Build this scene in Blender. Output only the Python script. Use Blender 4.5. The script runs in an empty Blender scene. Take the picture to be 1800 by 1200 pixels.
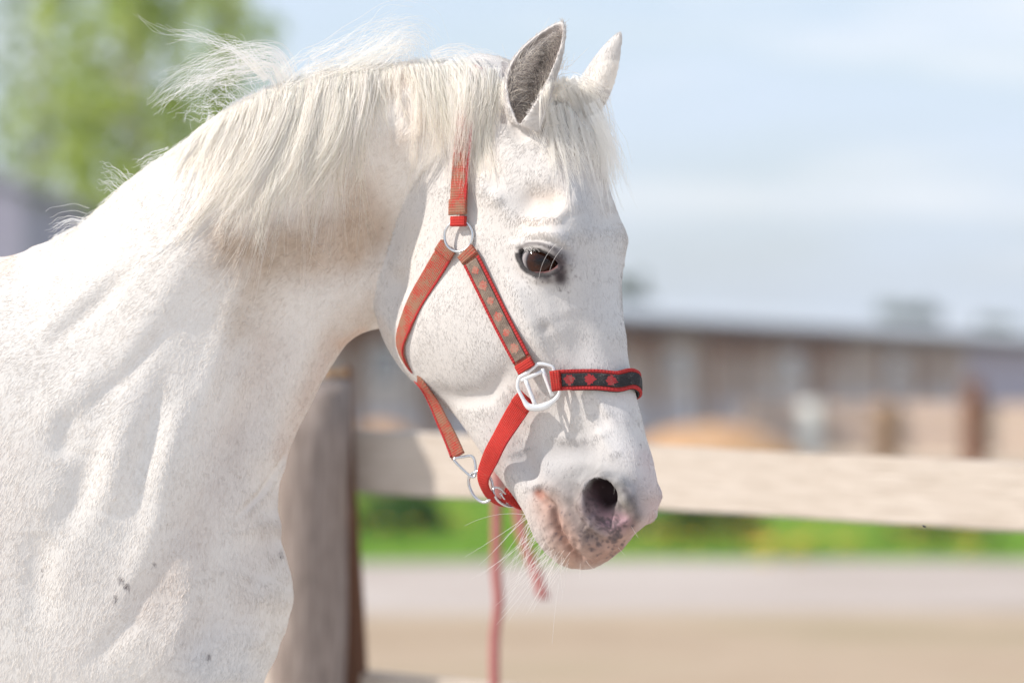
import bpy, bmesh, math, random, time
import numpy as np
from mathutils import Vector
from mathutils.bvhtree import BVHTree

T0 = time.time()
rng = np.random.default_rng(7)
random.seed(7)

# ------------------------------------------------------------------ camera, sky, sun, exposure
M = 5.0 * 36 / 135 / 1800          # metres covered by one picture unit at the horse
DPX = 5.0 / M                      # camera distance in the same units
CAM_H = 1.45
SUN = Vector((-0.765, -0.19, 0.60)).normalized()   # towards the sun

scene = bpy.context.scene
col = scene.collection
cam_data = bpy.data.cameras.new('camera')
cam = bpy.data.objects.new('camera', cam_data)
col.objects.link(cam)
cam.location = (0, -5, CAM_H)
cam.rotation_euler = (math.radians(90), 0, 0)
cam_data.lens = 135
cam_data.sensor_width = 36
cam_data.shift_y = 50 / 1800
cam_data.clip_end = 3000
cam_data.dof.use_dof = True
cam_data.dof.focus_distance = 4.94
cam_data.dof.aperture_fstop = 2.9
scene.camera = cam

world = bpy.data.worlds.new('World')
scene.world = world
world.use_nodes = True
wn = world.node_tree
wn.nodes.clear()
w_out = wn.nodes.new('ShaderNodeOutputWorld')
w_bg = wn.nodes.new('ShaderNodeBackground')
w_sky = wn.nodes.new('ShaderNodeTexSky')
w_sky.sky_type = 'NISHITA'
w_sky.sun_disc = False
w_sky.sun_elevation = math.asin(SUN.z)
w_sky.sun_rotation = math.atan2(SUN.x, SUN.y)
w_sky.dust_density = 1.6
w_sky.air_density = 1.0
w_sky.ozone_density = 1.5
w_bg.inputs['Strength'].default_value = 0.15
# thin bright veil of haze and streaky cloud over the clear sky
w_tc = wn.nodes.new('ShaderNodeTexCoord')
w_map = wn.nodes.new('ShaderNodeMapping'); w_map.inputs['Scale'].default_value = (5.0, 5.0, 26.0)
w_map.inputs['Rotation'].default_value = (0.0, 0.05, 0.0)
w_n = wn.nodes.new('ShaderNodeTexNoise'); w_n.inputs['Scale'].default_value = 1.6; w_n.inputs['Detail'].default_value = 4
w_r = wn.nodes.new('ShaderNodeMapRange'); w_r.inputs['From Min'].default_value = 0.35; w_r.inputs['From Max'].default_value = 0.75
w_r.inputs['To Min'].default_value = 0.55; w_r.inputs['To Max'].default_value = 0.97
w_mix = wn.nodes.new('ShaderNodeMix'); w_mix.data_type = 'RGBA'
w_mix.inputs[7].default_value = (4.15, 4.8, 5.85, 1)
wn.links.new(w_tc.outputs['Generated'], w_map.inputs[0]); wn.links.new(w_map.outputs[0], w_n.inputs['Vector'])
wn.links.new(w_n.outputs[0], w_r.inputs['Value']); wn.links.new(w_r.outputs[0], w_mix.inputs[0])
wn.links.new(w_sky.outputs[0], w_mix.inputs[6])
w_map2 = wn.nodes.new('ShaderNodeMapping'); w_map2.inputs['Scale'].default_value = (7.0, 7.0, 60.0); w_map2.inputs['Rotation'].default_value = (0.0, 0.03, 0.0)
w_n2 = wn.nodes.new('ShaderNodeTexNoise'); w_n2.inputs['Scale'].default_value = 1.1; w_n2.inputs['Detail'].default_value = 5; w_n2.inputs['Roughness'].default_value = 0.5
w_r2 = wn.nodes.new('ShaderNodeMapRange'); w_r2.inputs['From Min'].default_value = 0.48; w_r2.inputs['From Max'].default_value = 0.72; w_r2.inputs['To Max'].default_value = 0.75
w_mix2 = wn.nodes.new('ShaderNodeMix'); w_mix2.data_type = 'RGBA'; w_mix2.inputs[7].default_value = (5.6, 5.75, 6.0, 1)
wn.links.new(w_tc.outputs['Generated'], w_map2.inputs[0]); wn.links.new(w_map2.outputs[0], w_n2.inputs['Vector']); wn.links.new(w_n2.outputs[0], w_r2.inputs['Value'])
wn.links.new(w_r2.outputs[0], w_mix2.inputs[0]); wn.links.new(w_mix.outputs[2], w_mix2.inputs[6]); wn.links.new(w_mix2.outputs[2], w_bg.inputs[0])
wn.links.new(w_bg.outputs[0], w_out.inputs[0])

sun_data = bpy.data.lights.new('sun', 'SUN')
sun_data.energy = 4.0
sun_data.angle = math.radians(0.5)
sun_data.color = (1.0, 0.945, 0.87)
sun = bpy.data.objects.new('sun', sun_data)
col.objects.link(sun)
sun.rotation_euler = SUN.to_track_quat('Z', 'Y').to_euler()
sun.location = (-6, -5, 6)

scene.view_settings.view_transform = 'Standard'
scene.view_settings.look = 'None'
scene.view_settings.exposure = 0.27
scene.view_settings.gamma = 1.0
scene.view_settings.use_curve_mapping = False
try:
    scene.cycles_curves.shape = 'THICK'
    scene.cycles.diffuse_bounces = 8
    scene.cycles.max_bounces = 16
except Exception:
    pass

# ------------------------------------------------------------------ helpers
def O(u, v, w):
    """picture position and height above the reference plane -> model units (x right, y down, w to the camera)"""
    k = 1 - np.asarray(w, float) / DPX
    return np.stack(np.broadcast_arrays((np.asarray(u, float) - 900) * k, (np.asarray(v, float) - 650) * k, np.asarray(w, float)), -1)

def to_uv(p):
    k = 1 - p[..., 2] / DPX
    return np.stack([p[..., 0] / k + 900, p[..., 1] / k + 650], -1)

def to_world(p):
    p = np.asarray(p, float)
    return np.stack([p[..., 0] * M, -p[..., 2] * M, CAM_H - p[..., 1] * M], -1)

def from_world(p):
    p = np.asarray(p, float)
    return np.stack([p[..., 0] / M, (CAM_H - p[..., 2]) / M, -p[..., 1] / M], -1)

def tag(o, label=None, cat=None, group=None, kind=None):
    if label: o['label'] = label
    if cat: o['category'] = cat
    if group: o['group'] = group
    if kind: o['kind'] = kind
    return o

def empty(name, loc=(0, 0, 0), label=None, cat=None, group=None):
    o = bpy.data.objects.new(name, None)
    o.location = loc
    col.objects.link(o)
    return tag(o, label, cat, group)

def mesh_obj(name, verts, faces, mat, parent=None, smooth=True):
    me = bpy.data.meshes.new(name)
    verts = np.asarray(verts, np.float32)
    if isinstance(faces, np.ndarray):
        n, k = faces.shape
        me.vertices.add(len(verts)); me.vertices.foreach_set('co', verts.ravel())
        me.loops.add(n * k); me.loops.foreach_set('vertex_index', faces.astype(np.int32).ravel())
        me.polygons.add(n)
        me.polygons.foreach_set('loop_start', np.arange(0, n * k, k, dtype=np.int32))
        me.update(calc_edges=True)
    else:
        me.from_pydata([tuple(map(float, v)) for v in verts], [], faces)
    if smooth:
        me.polygons.foreach_set('use_smooth', np.ones(len(me.polygons), bool))
    me.validate()
    if mat: me.materials.append(mat)
    o = bpy.data.objects.new(name, me)
    col.objects.link(o)
    if parent:
        o.parent = parent
        o.matrix_parent_inverse = parent.matrix_world.inverted() if parent.type != 'EMPTY' else __import__('mathutils').Matrix.Translation(-parent.location)
    return o

class NT:
    """small node-graph builder"""
    def __init__(self, name):
        self.mat = bpy.data.materials.new(name)
        self.mat.use_nodes = True
        self.t = self.mat.node_tree
        self.b = self.t.nodes['Principled BSDF']
        self.out = self.t.nodes['Material Output']
    def n(self, typ, ins=None, **kw):
        nd = self.t.nodes.new(typ)
        for k, v in kw.items(): setattr(nd, k, v)
        for k, v in (ins or {}).items():
            if hasattr(v, 'is_output') or isinstance(v, bpy.types.NodeSocket): self.t.links.new(v, nd.inputs[k])
            else: nd.inputs[k].default_value = v
        return nd
    def link(self, a, b): self.t.links.new(a, b)
    def coord(self, out='Object', scale=(1, 1, 1), rot=(0, 0, 0)):
        c = self.n('ShaderNodeTexCoord')
        m = self.n('ShaderNodeMapping', {'Vector': c.outputs[out], 'Scale': scale, 'Rotation': rot})
        return m.outputs[0]
    def noise(self, vec, scale, detail=4, rough=0.55, dist=0.0):
        return self.n('ShaderNodeTexNoise', {'Vector': vec, 'Scale': scale, 'Detail': detail, 'Roughness': rough, 'Distortion': dist}).outputs[0]
    def ramp(self, fac, stops, interp='LINEAR'):
        r = self.n('ShaderNodeValToRGB', {'Fac': fac})
        r.color_ramp.interpolation = interp
        el = r.color_ramp.elements
        while len(el) < len(stops): el.new(0.5)
        for e, (p, c) in zip(el, stops):
            e.position = p
            e.color = (*c, 1) if len(c) == 3 else c
        return r.outputs[0]
    def mix(self, fac, a, b, mode='MIX'):
        m = self.n('ShaderNodeMix', data_type='RGBA', blend_type=mode)
        for s, v in ((m.inputs[0], fac), (m.inputs[6], a), (m.inputs[7], b)):
            if isinstance(v, bpy.types.NodeSocket): self.t.links.new(v, s)
            else: s.default_value = v if not isinstance(v, tuple) or len(v) == 4 else (*v, 1)
        return m.outputs[2]
    def math(self, op, a, b=0.0, c=None):
        m = self.n('ShaderNodeMath', operation=op)
        for i, v in enumerate((a, b) if c is None else (a, b, c)):
            if isinstance(v, bpy.types.NodeSocket): self.t.links.new(v, m.inputs[i])
            else: m.inputs[i].default_value = v
        return m.outputs[0]
    def attr(self, name):
        return self.n('ShaderNodeAttribute', attribute_name=name)
    def bump(self, height, strength=0.3, dist=0.01):
        self.link(self.n('ShaderNodeBump', {'Height': height, 'Strength': strength, 'Distance': dist}).outputs[0], self.b.inputs['Normal'])
    def set(self, **kw):
        for k, v in kw.items():
            s = self.b.inputs[k.replace('_', ' ')]
            if isinstance(v, bpy.types.NodeSocket): self.link(v, s)
            else: s.default_value = (*v, 1) if isinstance(v, tuple) and len(v) == 3 else v
        return self.mat

def catmull(pts, n):
    """smooth curve through control points, n samples"""
    p = np.asarray(pts, float)
    P = np.vstack([2 * p[0] - p[1], p, 2 * p[-1] - p[-2]])
    seg = len(p) - 1
    t = np.linspace(0, seg, n)
    i = np.minimum(t.astype(int), seg - 1)
    f = (t - i)[:, None]
    a, b, c, d = P[i], P[i + 1], P[i + 2], P[i + 3]
    return 0.5 * ((2 * b) + (-a + c) * f + (2 * a - 5 * b + 4 * c - d) * f ** 2 + (-a + 3 * b - 3 * c + d) * f ** 3)

def resample(pts, n):
    p = catmull(pts, max(n * 6, 60))
    d = np.r_[0, np.cumsum(np.linalg.norm(np.diff(p, axis=0), axis=1))]
    s = np.linspace(0, d[-1], n)
    return np.stack([np.interp(s, d, p[:, k]) for k in range(p.shape[1])], -1)

def tps(ctrl, vals, q, smooth=0.0):
    """thin-plate spline through scattered control values, evaluated at q (n,2)"""
    c = np.asarray(ctrl, float) / 100; v = np.asarray(vals, float); q = np.asarray(q, float) / 100
    def k(r2): return 0.5 * r2 * np.log(r2 + 1e-12)
    n = len(c)
    A = np.zeros((n + 3, n + 3))
    A[:n, :n] = k(((c[:, None] - c[None]) ** 2).sum(-1)) + np.eye(n) * smooth
    A[:n, n] = 1; A[:n, n + 1:] = c; A[n, :n] = 1; A[n + 1:, :n] = c.T
    w = np.linalg.solve(A, np.r_[v, 0, 0, 0])
    out = np.empty(len(q))
    for s in range(0, len(q), 20000):
        qq = q[s:s + 20000]
        out[s:s + 20000] = k(((qq[:, None] - c[None]) ** 2).sum(-1)) @ w[:n] + w[n] + qq @ w[n + 1:]
    return out

def bilerp(grid, x0, y0, h, x, y):
    gx = np.clip((x - x0) / h, 0, grid.shape[0] - 1.001); gy = np.clip((y - y0) / h, 0, grid.shape[1] - 1.001)
    i = gx.astype(np.int32); j = gy.astype(np.int32); fx = (gx - i).astype(np.float32); fy = (gy - j).astype(np.float32)
    return (grid[i, j] * (1 - fx) + grid[i + 1, j] * fx) * (1 - fy) + (grid[i, j + 1] * (1 - fx) + grid[i + 1, j + 1] * fx) * fy

def smin(a, b, k):
    h = np.maximum(k - np.abs(a - b), 0) / k
    return np.minimum(a, b) - h * h * k * 0.25

def smax(a, b, k): return -smin(-a, -b, k)

def surface_nets(f, org, h):
    """closed quad mesh of the zero level of f"""
    nx, ny, nz = f.shape
    s = f < 0
    cnt = np.zeros((nx - 1, ny - 1, nz - 1), np.int8)
    for i in (0, 1):
        for j in (0, 1):
            for k in (0, 1): cnt += s[i:nx - 1 + i, j:ny - 1 + j, k:nz - 1 + k]
    act = (cnt > 0) & (cnt < 8)
    ci, cj, ck = np.nonzero(act)
    idx = np.full(act.shape, -1, np.int32); idx[ci, cj, ck] = np.arange(len(ci))
    cor = [(i, j, k) for i in (0, 1) for j in (0, 1) for k in (0, 1)]
    V = {c: f[ci + c[0], cj + c[1], ck + c[2]] for c in cor}
    acc = np.zeros((len(ci), 3)); num = np.zeros(len(ci))
    for a in cor:
        for ax in range(3):
            if a[ax] == 0:
                b = list(a); b[ax] = 1; b = tuple(b)
                fa, fb = V[a], V[b]
                m = (fa < 0) != (fb < 0)
                t = np.where(m, fa / np.where(m, fa - fb, 1), 0)
                p = np.tile(np.array(a, float), (len(ci), 1)); p[:, ax] = t
                acc += p * m[:, None]; num += m
    verts = np.stack([ci, cj, ck], -1) + acc / num[:, None]
    faces = []
    for ax, (b, c) in enumerate(((1, 2), (2, 0), (0, 1))):
        sl0 = [slice(None)] * 3; sl1 = [slice(None)] * 3
        sl0[ax] = slice(0, -1); sl1[ax] = slice(1, None)
        s0, s1 = s[tuple(sl0)], s[tuple(sl1)]
        e = np.argwhere(s0 != s1)
        lim = np.array(act.shape)
        ok = (e[:, b] > 0) & (e[:, c] > 0) & (e[:, b] < lim[b]) & (e[:, c] < lim[c])
        e = e[ok]
        flip = s0[tuple(e.T)]
        def g(db, dc):
            q = e.copy(); q[:, b] += db; q[:, c] += dc
            return idx[tuple(q.T)]
        q = np.stack([g(-1, -1), g(0, -1), g(0, 0), g(-1, 0)], -1)
        q[~flip] = q[~flip][:, ::-1]
        faces.append(q)
    faces = np.concatenate(faces)
    faces = faces[(faces >= 0).all(1)]
    return verts * h + org, faces

def vnormals(v, f):
    a, b, c, d = (v[f[:, i]] for i in range(4))
    n = np.cross(c - a, d - b)
    out = np.zeros_like(v)
    for i in range(4):
        for k in range(3): out[:, k] += np.bincount(f[:, i], n[:, k], len(v))
    return out / np.maximum(np.linalg.norm(out, axis=1, keepdims=True), 1e-9)

def relax(v, f, it, lam=0.5):
    e = np.concatenate([f[:, [0, 1]], f[:, [1, 2]], f[:, [2, 3]], f[:, [3, 0]]])
    n = len(v)
    deg = np.bincount(e[:, 0], minlength=n) + np.bincount(e[:, 1], minlength=n)
    for _ in range(it):
        s = np.stack([np.bincount(e[:, 0], v[e[:, 1], k], n) + np.bincount(e[:, 1], v[e[:, 0], k], n) for k in range(3)], -1)
        v = v + lam * (s / np.maximum(deg, 1)[:, None] - v)
    return v

def seg_dist(q, poly):
    """distance of points q (n,k) to a polyline, and the position 0..1 along it"""
    p = np.asarray(poly, float)
    if len(p) == 1: return np.linalg.norm(q - p[0], axis=1), np.zeros(len(q))
    best = np.full(len(q), 1e9); tt = np.zeros(len(q))
    for i in range(len(p) - 1):
        a, d = p[i], p[i + 1] - p[i]
        t = np.clip(((q - a) @ d) / max(d @ d, 1e-9), 0, 1)
        r = np.linalg.norm(q - a - t[:, None] * d, axis=1)
        m = r < best
        best[m] = r[m]; tt[m] = (i + t[m]) / (len(p) - 1)
    return best, tt
# ------------------------------------------------------------------ the horse: form
TH, AL = math.radians(30), math.radians(9)
HEAD_O = np.array([1060.0 - 900, 440.0 - 650, 0.0])
F0 = np.array([math.cos(TH), 0, math.sin(TH)])
L_AX = np.array([-math.sin(TH), 0, math.cos(TH)])
DN = np.array([0, 1.0, 0])
A_AX = math.cos(AL) * DN + math.sin(AL) * F0      # down the face towards the muzzle
F_AX = math.cos(AL) * F0 - math.sin(AL) * DN      # out of the forehead

def ad_from_pick(u, v, l):
    """picture position with a known sideways distance from the head's middle -> (a, d)"""
    a = d = 0.0
    for _ in range(6):
        w = (HEAD_O + a * A_AX + d * F_AX + l * L_AX)[2]
        p = O(u, v, w) - HEAD_O - l * L_AX
        Mx = np.array([[A_AX[0], F_AX[0]], [A_AX[1], F_AX[1]]])
        a, d = np.linalg.solve(Mx, p[:2])
    return a, d

# middle line of the face and of the underside in head coordinates (half width 0)
TOP = [(-395, -200), (-375, -150), (-345, -108), (-300, -64), (-240, -10), (-160, 17), (-80, 19), (-25, 22), (20, 18), (80, 14), (140, 14), (200, 14), (280, 22),
       (340, 30), (400, 36), (440, 34), (470, 14), (496, -18), (518, -50), (540, -80)]
LOCAL = {-330: ((-130, 42), (-180, 56)), -230: ((-36, 42), (-60, 64), (-110, 76), (-170, 80)), -140: ((2, 46), (-20, 74), (-55, 88), (-100, 95)),
         -80: ((10, 55), (-8, 86), (-45, 102), (-80, 100)), -25: ((15, 60), (4, 100), (-14, 122), (-46, 126)), 20: ((7, 55), (-10, 92), (-40, 112)),
         80: ((6, 38), (-10, 62), (-40, 86), (-80, 98)), 160: ((6, 34), (-12, 50), (-40, 65), (-75, 78)), 230: ((7, 32), (-12, 45), (-40, 55), (-75, 63)),
         300: ((14, 32), (-10, 43), (-40, 48), (-75, 51)), 370: ((22, 34), (-6, 46), (-40, 52)), 430: ((24, 36), (6, 52), (-25, 64), (-55, 62)), 480: ((8, 34), (-12, 50), (-40, 58))}
# underside and back of the jaw: picked on the picture, with the half width there
BOT_PICK = [(1022, 990, 22), (985, 985, 30), (960, 964, 34), (938, 938, 36), (925, 905, 34), (905, 870, 32), (868, 822, 34),
            (826, 762, 36), (790, 716, 40), (752, 690, 46), (714, 655, 50), (686, 618, 50), (666, 575, 50), (658, 530, 48), (658, 480, 45)]
NEAR = [ # picked surface points with half width
    (950, 455, 112), (935, 418, 118), (975, 408, 118), (1003, 430, 108), (905, 432, 112), (948, 500, 108), (1000, 490, 96),
    (1025, 400, 98), (1040, 440, 84), (965, 360, 97), (1010, 350, 92), (920, 340, 100), (870, 350, 106), (865, 300, 98), (910, 280, 88), (975, 280, 88),
    (1025, 300, 75), (930, 220, 74), (985, 210, 70), (1020, 230, 62), (870, 230, 82), (840, 420, 105), (790, 420, 94), (740, 440, 84), (700, 470, 72),
    (780, 500, 98), (720, 530, 86), (690, 560, 66), (740, 600, 88), (790, 570, 97), (840, 530, 102), (890, 500, 106), (850, 590, 97), (800, 640, 86),
    (745, 650, 66), (900, 570, 101), (940, 560, 100), (950, 610, 90), (985, 560, 88), (1010, 520, 84), (1040, 520, 64), (1035, 580, 58), (1000, 620, 70), (965, 660, 76),
    (900, 640, 84), (860, 690, 66), (820, 710, 56), (920, 700, 66), (980, 700, 62), (1040, 650, 50), (1070, 600, 36), (1075, 660, 36), (1065, 520, 38), (1070, 460, 60),
    (880, 760, 50), (940, 760, 52), (1000, 760, 50), (1050, 750, 42), (1085, 740, 34), (910, 820, 46), (960, 820, 52), (1010, 810, 54), (1060, 800, 50), (1095, 800, 38),
    (960, 870, 54), (1010, 860, 64), (1040, 850, 70), (1080, 845, 62), (1110, 850, 44), (1030, 900, 70), (1085, 900, 64), (1115, 900, 48), (950, 920, 50), (990, 930, 56),
    (1040, 945, 58), (1085, 940, 50), (965, 960, 44), (1010, 980, 40), (1060, 968, 38),
]
ctrl, val = [], []
top = resample(TOP, 44)
for i in range(len(top)):
    t = top[min(i + 1, len(top) - 1)] - top[max(i - 1, 0)]; n = np.array([t[1], -t[0]]) / np.linalg.norm(t)
    if n @ (top[i] - np.array([np.clip(top[i][0] * 0.9, -400, 470), -120.0])) < 0: n = -n
    ctrl.append(tuple(top[i])); val.append(0.0)
    ctrl.append(tuple(top[i] + n * 45)); val.append(-4500.0)
bot = resample([(*ad_from_pick(*p), p[2]) for p in BOT_PICK], 34)
for i, (pa, pd, l) in enumerate(bot):
    t = bot[min(i + 1, len(bot) - 1), :2] - bot[max(i - 1, 0), :2]
    n = np.array([t[1], -t[0]]) / np.linalg.norm(t)       # outward
    if n @ (np.array([pa, pd]) - np.array([pa * 0.8 + 20, -110.0])) < 0: n = -n
    ctrl.append((pa, pd)); val.append(float(l * l))
    ctrl.append((pa + n[0] * 14, pd + n[1] * 14)); val.append(0.0)
    ctrl.append((pa + n[0] * 50, pd + n[1] * 50)); val.append(-3500.0)
for u, v, l in NEAR:
    a_, d_ = ad_from_pick(u, v, l)
    gap = np.min(np.linalg.norm(top - (a_, d_), axis=1))
    if d_ > np.interp(a_, top[:38, 0], top[:38, 1]) - 62: continue
    ctrl.append(ad_from_pick(u, v, l)); val.append(float(l * l))
for a_, prs in LOCAL.items():
    for d_, l in prs:
        ctrl.append((a_, d_)); val.append(float(l * l))
# back of the skull, inside the neck
for a, d, l in ((-330, -180, 58), (-280, -230, 66), (-200, -300, 70), (-100, -360, 60), (0, -380, 55)):
    ctrl.append((a, d)); val.append(float(l * l))
for a, d in ((-330, -300), (-220, -400), (-80, -450)):
    ctrl.append((a, d)); val.append(-3000.0)
GA0, GD0, GH = -480.0, -520.0, 3.0
ga = np.arange(GA0, 640, GH); gd = np.arange(GD0, 140, GH)
GA, GD = np.meshgrid(ga, gd, indexing='ij')
Q = tps(ctrl, val, np.stack([GA.ravel(), GD.ravel()], -1), smooth=0.06).reshape(GA.shape).astype(np.float32)
QA, QD = np.gradient(Q, GH)
QG = np.sqrt(QA ** 2 + QD ** 2)

def head_field(p):
    r = p - HEAD_O
    a, d, l = r @ A_AX, r @ F_AX, r @ L_AX
    q = bilerp(Q, GA0, GD0, GH, a, d); g = bilerp(QG, GA0, GD0, GH, a, d)
    f = (l * l - q) / np.sqrt(4 * l * l + g * g + 900)
    out = np.maximum(np.maximum(GA0 + 8 - a, a - 630), np.maximum(GD0 + 8 - d, d - 130))
    return np.clip(np.maximum(f, out * 0.5), -80, 80)

# neck, shoulder and trunk: half width over the picture plane round a curving middle surface
SIL = [(0, 452), (60, 432), (115, 414), (160, 384), (200, 345), (250, 304), (300, 268), (345, 228), (390, 196), (440, 168), (500, 146), (560, 128), (640, 116),
       (720, 108), (790, 113), (850, 130), (905, 160)]
UND = [(660, 578), (640, 584), (612, 602), (590, 632), (560, 682), (531, 740), (505, 800), (490, 850), (487, 900), (491, 950), (504, 990), (513, 1030),
       (508, 1080), (491, 1130), (470, 1180), (445, 1225), (400, 1300), (300, 1390)]
BELLY = [(150, 1440), (-100, 1455), (-500, 1470), (-900, 1440), (-1250, 1360), (-1420, 1250)]
RUMP = [(-1560, 1100), (-1680, 900), (-1690, 720), (-1600, 560), (-1450, 470), (-1200, 430), (-900, 480), (-600, 500), (-300, 440), (-120, 425)]
NW = [ # picked points, half width
    (860, 190, 56), (800, 160, 52), (760, 220, 74), (800, 300, 74), (720, 160, 50), (700, 230, 70), (690, 310, 70), (640, 170, 52), (620, 240, 82), (620, 340, 84), (640, 430, 70),
    (700, 420, 56), (740, 480, 60), (650, 520, 66), (600, 540, 72), (540, 170, 40), (530, 250, 78), (510, 350, 102), (520, 450, 104), (560, 540, 86), (560, 620, 54), (450, 210, 42), (440, 300, 80), (420, 400, 108),
    (440, 500, 116), (480, 600, 104), (520, 690, 62), (360, 260, 42), (340, 350, 88), (320, 450, 122), (350, 560, 134), (400, 660, 136), (450, 740, 106), (480, 800, 74),
    (270, 320, 42), (240, 400, 88), (230, 500, 134), (260, 620, 164), (320, 740, 172), (390, 820, 158), (440, 880, 128), (465, 920, 100),
    (150, 420, 48), (120, 500, 112), (110, 600, 166), (150, 720, 206), (220, 840, 218), (300, 930, 208), (380, 970, 188), (450, 980, 138),
    (60, 460, 48), (0, 500, 90), (0, 600, 170), (0, 720, 220), (60, 850, 246), (140, 960, 250), (240, 1040, 240), (340, 1080, 222), (430, 1080, 178), (470, 1050, 140), (460, 1130, 140),
    (0, 1000, 262), (100, 1120, 262), (220, 1180, 250), (340, 1200, 220), (420, 1190, 160), (0, 1240, 260), (200, 1310, 220), (320, 1310, 150),
    (-150, 520, 110), (-150, 800, 250), (-150, 1150, 275), (-150, 1350, 200), (-500, 620, 180), (-500, 900, 330), (-500, 1200, 330), (-500, 1400, 180), (-900, 620, 200), (-900, 900, 340), (-900, 1200, 320),
    (-1200, 560, 200), (-1200, 800, 320), (-1200, 1100, 290), (-1500, 650, 220), (-1500, 900, 290), (-1450, 1100, 240), (-1620, 800, 160),
]
WC = [(640, 430, -212), (690, 390, -212), (860, 180, -95), (760, 150, -110), (640, 150, -130), (500, 200, -145), (300, 300, -165), (100, 450, -185), (0, 600, -195), (700, 300, -165), (640, 580, -250), (700, 480, -238), (560, 640, -238),
      (520, 400, -185), (490, 850, -205), (500, 1030, -205), (300, 900, -205), (100, 1200, -205), (-300, 800, -205), (-900, 700, -205), (-1600, 700, -205), (-900, 1400, -205), (800, 420, -225)]
nctrl, nval = [], []
loop = SIL + [(930, 200), (900, 330), (830, 450), (740, 545)] + UND + BELLY + RUMP
lp = np.array(loop, float)
inside_link = set(range(len(SIL), len(SIL) + 4))
wc_fn = lambda q: tps([c[:2] for c in WC], [c[2] for c in WC], q, 0.02)
wc_l = wc_fn(lp)
lo = O(lp[:, 0], lp[:, 1], wc_l)[:, :2]
cen_area = 0.5 * np.sum(lo[:, 0] * np.roll(lo[:, 1], -1) - np.roll(lo[:, 0], -1) * lo[:, 1])
for i in range(len(lo)):
    t = lo[(i + 1) % len(lo)] - lo[i - 1]
    n = np.array([t[1], -t[0]]) / np.linalg.norm(t) * (1 if cen_area > 0 else -1)
    if i in inside_link:
        nctrl.append(lo[i]); nval.append(45.0 ** 2)
        nctrl.append(lo[i] + n * 60); nval.append(-1500.0)
    else:
        nctrl.append(lo[i]); nval.append(0.0)
        nctrl.append(lo[i] + n * 60); nval.append(-5000.0)
nw = np.array(NW, float)
wcn = wc_fn(nw[:, :2])
npos = O(nw[:, 0], nw[:, 1], wcn + nw[:, 2] * 0.8)[:, :2]
for p, l in zip(npos, nw[:, 2]):
    nctrl.append(p); nval.append(l * l)
NX0, NY0, NH = -2700.0, -640.0, 6.0
nx = np.arange(NX0, 80, NH); ny = np.arange(NY0, 960, NH)
NXg, NYg = np.meshgrid(nx, ny, indexing='ij')
qq = np.stack([NXg.ravel(), NYg.ravel()], -1)
NQ = tps(nctrl, nval, qq, smooth=0.01).reshape(NXg.shape).astype(np.float32)
NG = np.sqrt(sum(g ** 2 for g in np.gradient(NQ, NH)))
NWC = wc_fn(qq + np.array([900.0, 650.0])).reshape(NXg.shape).astype(np.float32)

def body_field(p):
    x, y, w = p[..., 0], p[..., 1], p[..., 2]
    q = bilerp(NQ, NX0, NY0, NH, x, y); g = bilerp(NG, NX0, NY0, NH, x, y); c = bilerp(NWC, NX0, NY0, NH, x, y)
    l = w - c
    f = (l * l - q) / np.sqrt(4 * l * l + g * g + 900)
    out = np.maximum(np.maximum(NX0 + 12 - x, x - 60), np.maximum(NY0 + 12 - y, y - 940))
    return np.clip(np.maximum(f, out * 0.5), -80, 80)

def cone_chain(p, pts):
    """smooth union of tapered capsules; pts = (x, y, w, r)"""
    out = np.full(p.shape[:-1], 80.0, np.float32)
    for a, b in zip(pts[:-1], pts[1:]):
        a3, b3 = np.array(a[:3], float), np.array(b[:3], float)
        d = b3 - a3
        t = np.clip(((p - a3) @ d) / (d @ d), 0, 1)
        f = np.sqrt((((p - a3) - t[..., None] * d) ** 2).sum(-1)) - (a[3] + (b[3] - a[3]) * t)
        out = smin(out, f, 18)
    return np.clip(out, -80, 80)

GROUND_Y = CAM_H / M
legs = []
for sx in (-330, -80):
    legs.append([(-690, 480, sx, 150), (-655, 760, sx, 105), (-640, 1040, sx, 78), (-636, 1230, sx, 66), (-632, 1330, sx, 62), (-632, 1420, sx, 46), (-632, 1700, sx, 44),
                 (-626, 1790, sx, 56), (-600, 1860, sx, 46), (-585, 1915, sx, 70), (-580, GROUND_Y - 24, sx, 82)])
    legs.append([(-2300, 330, sx, 210), (-2240, 600, sx, 165), (-2290, 900, sx, 100), (-2380, 1130, sx, 72), (-2410, 1250, sx, 70), (-2385, 1350, sx, 52), (-2365, 1680, sx, 50),
                 (-2350, 1790, sx, 60), (-2318, 1860, sx, 48), (-2305, 1915, sx, 72), (-2300, GROUND_Y - 24, sx, 84)])

# ears: curved open shells
def ear_points(base, tip, width, bow, open_dir):
    """points and half thickness of an ear: a leaf rolled round its axis, open towards open_dir, closed at its foot"""
    base, tip = np.array(base, float), np.array(tip, float)
    ax = tip - base; ln = np.linalg.norm(ax); ax /= ln
    o = np.array(open_dir, float); o -= ax * (o @ ax); o /= np.linalg.norm(o)
    s_ = np.cross(ax, o)
    pts, rad = [], []
    for t in np.linspace(0, 1, 84):
        r = width * (0.60 + 1.25 * t - 0.95 * t * t) * max(1 - t ** 3.0, 0) ** 0.7
        gap = math.radians(np.interp(t, [0, 0.15, 0.4, 0.8, 1], [8, 38, 66, 88, 100]))
        c = base + ax * ln * t + np.array(bow) * math.sin(t * math.pi)
        for ph in np.linspace(gap, 2 * math.pi - gap, 64):
            pts.append(c + r * (math.cos(ph) * o * 0.75 + math.sin(ph) * s_))
            rad.append(3.4)
    return np.array(pts), np.array(rad)
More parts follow.
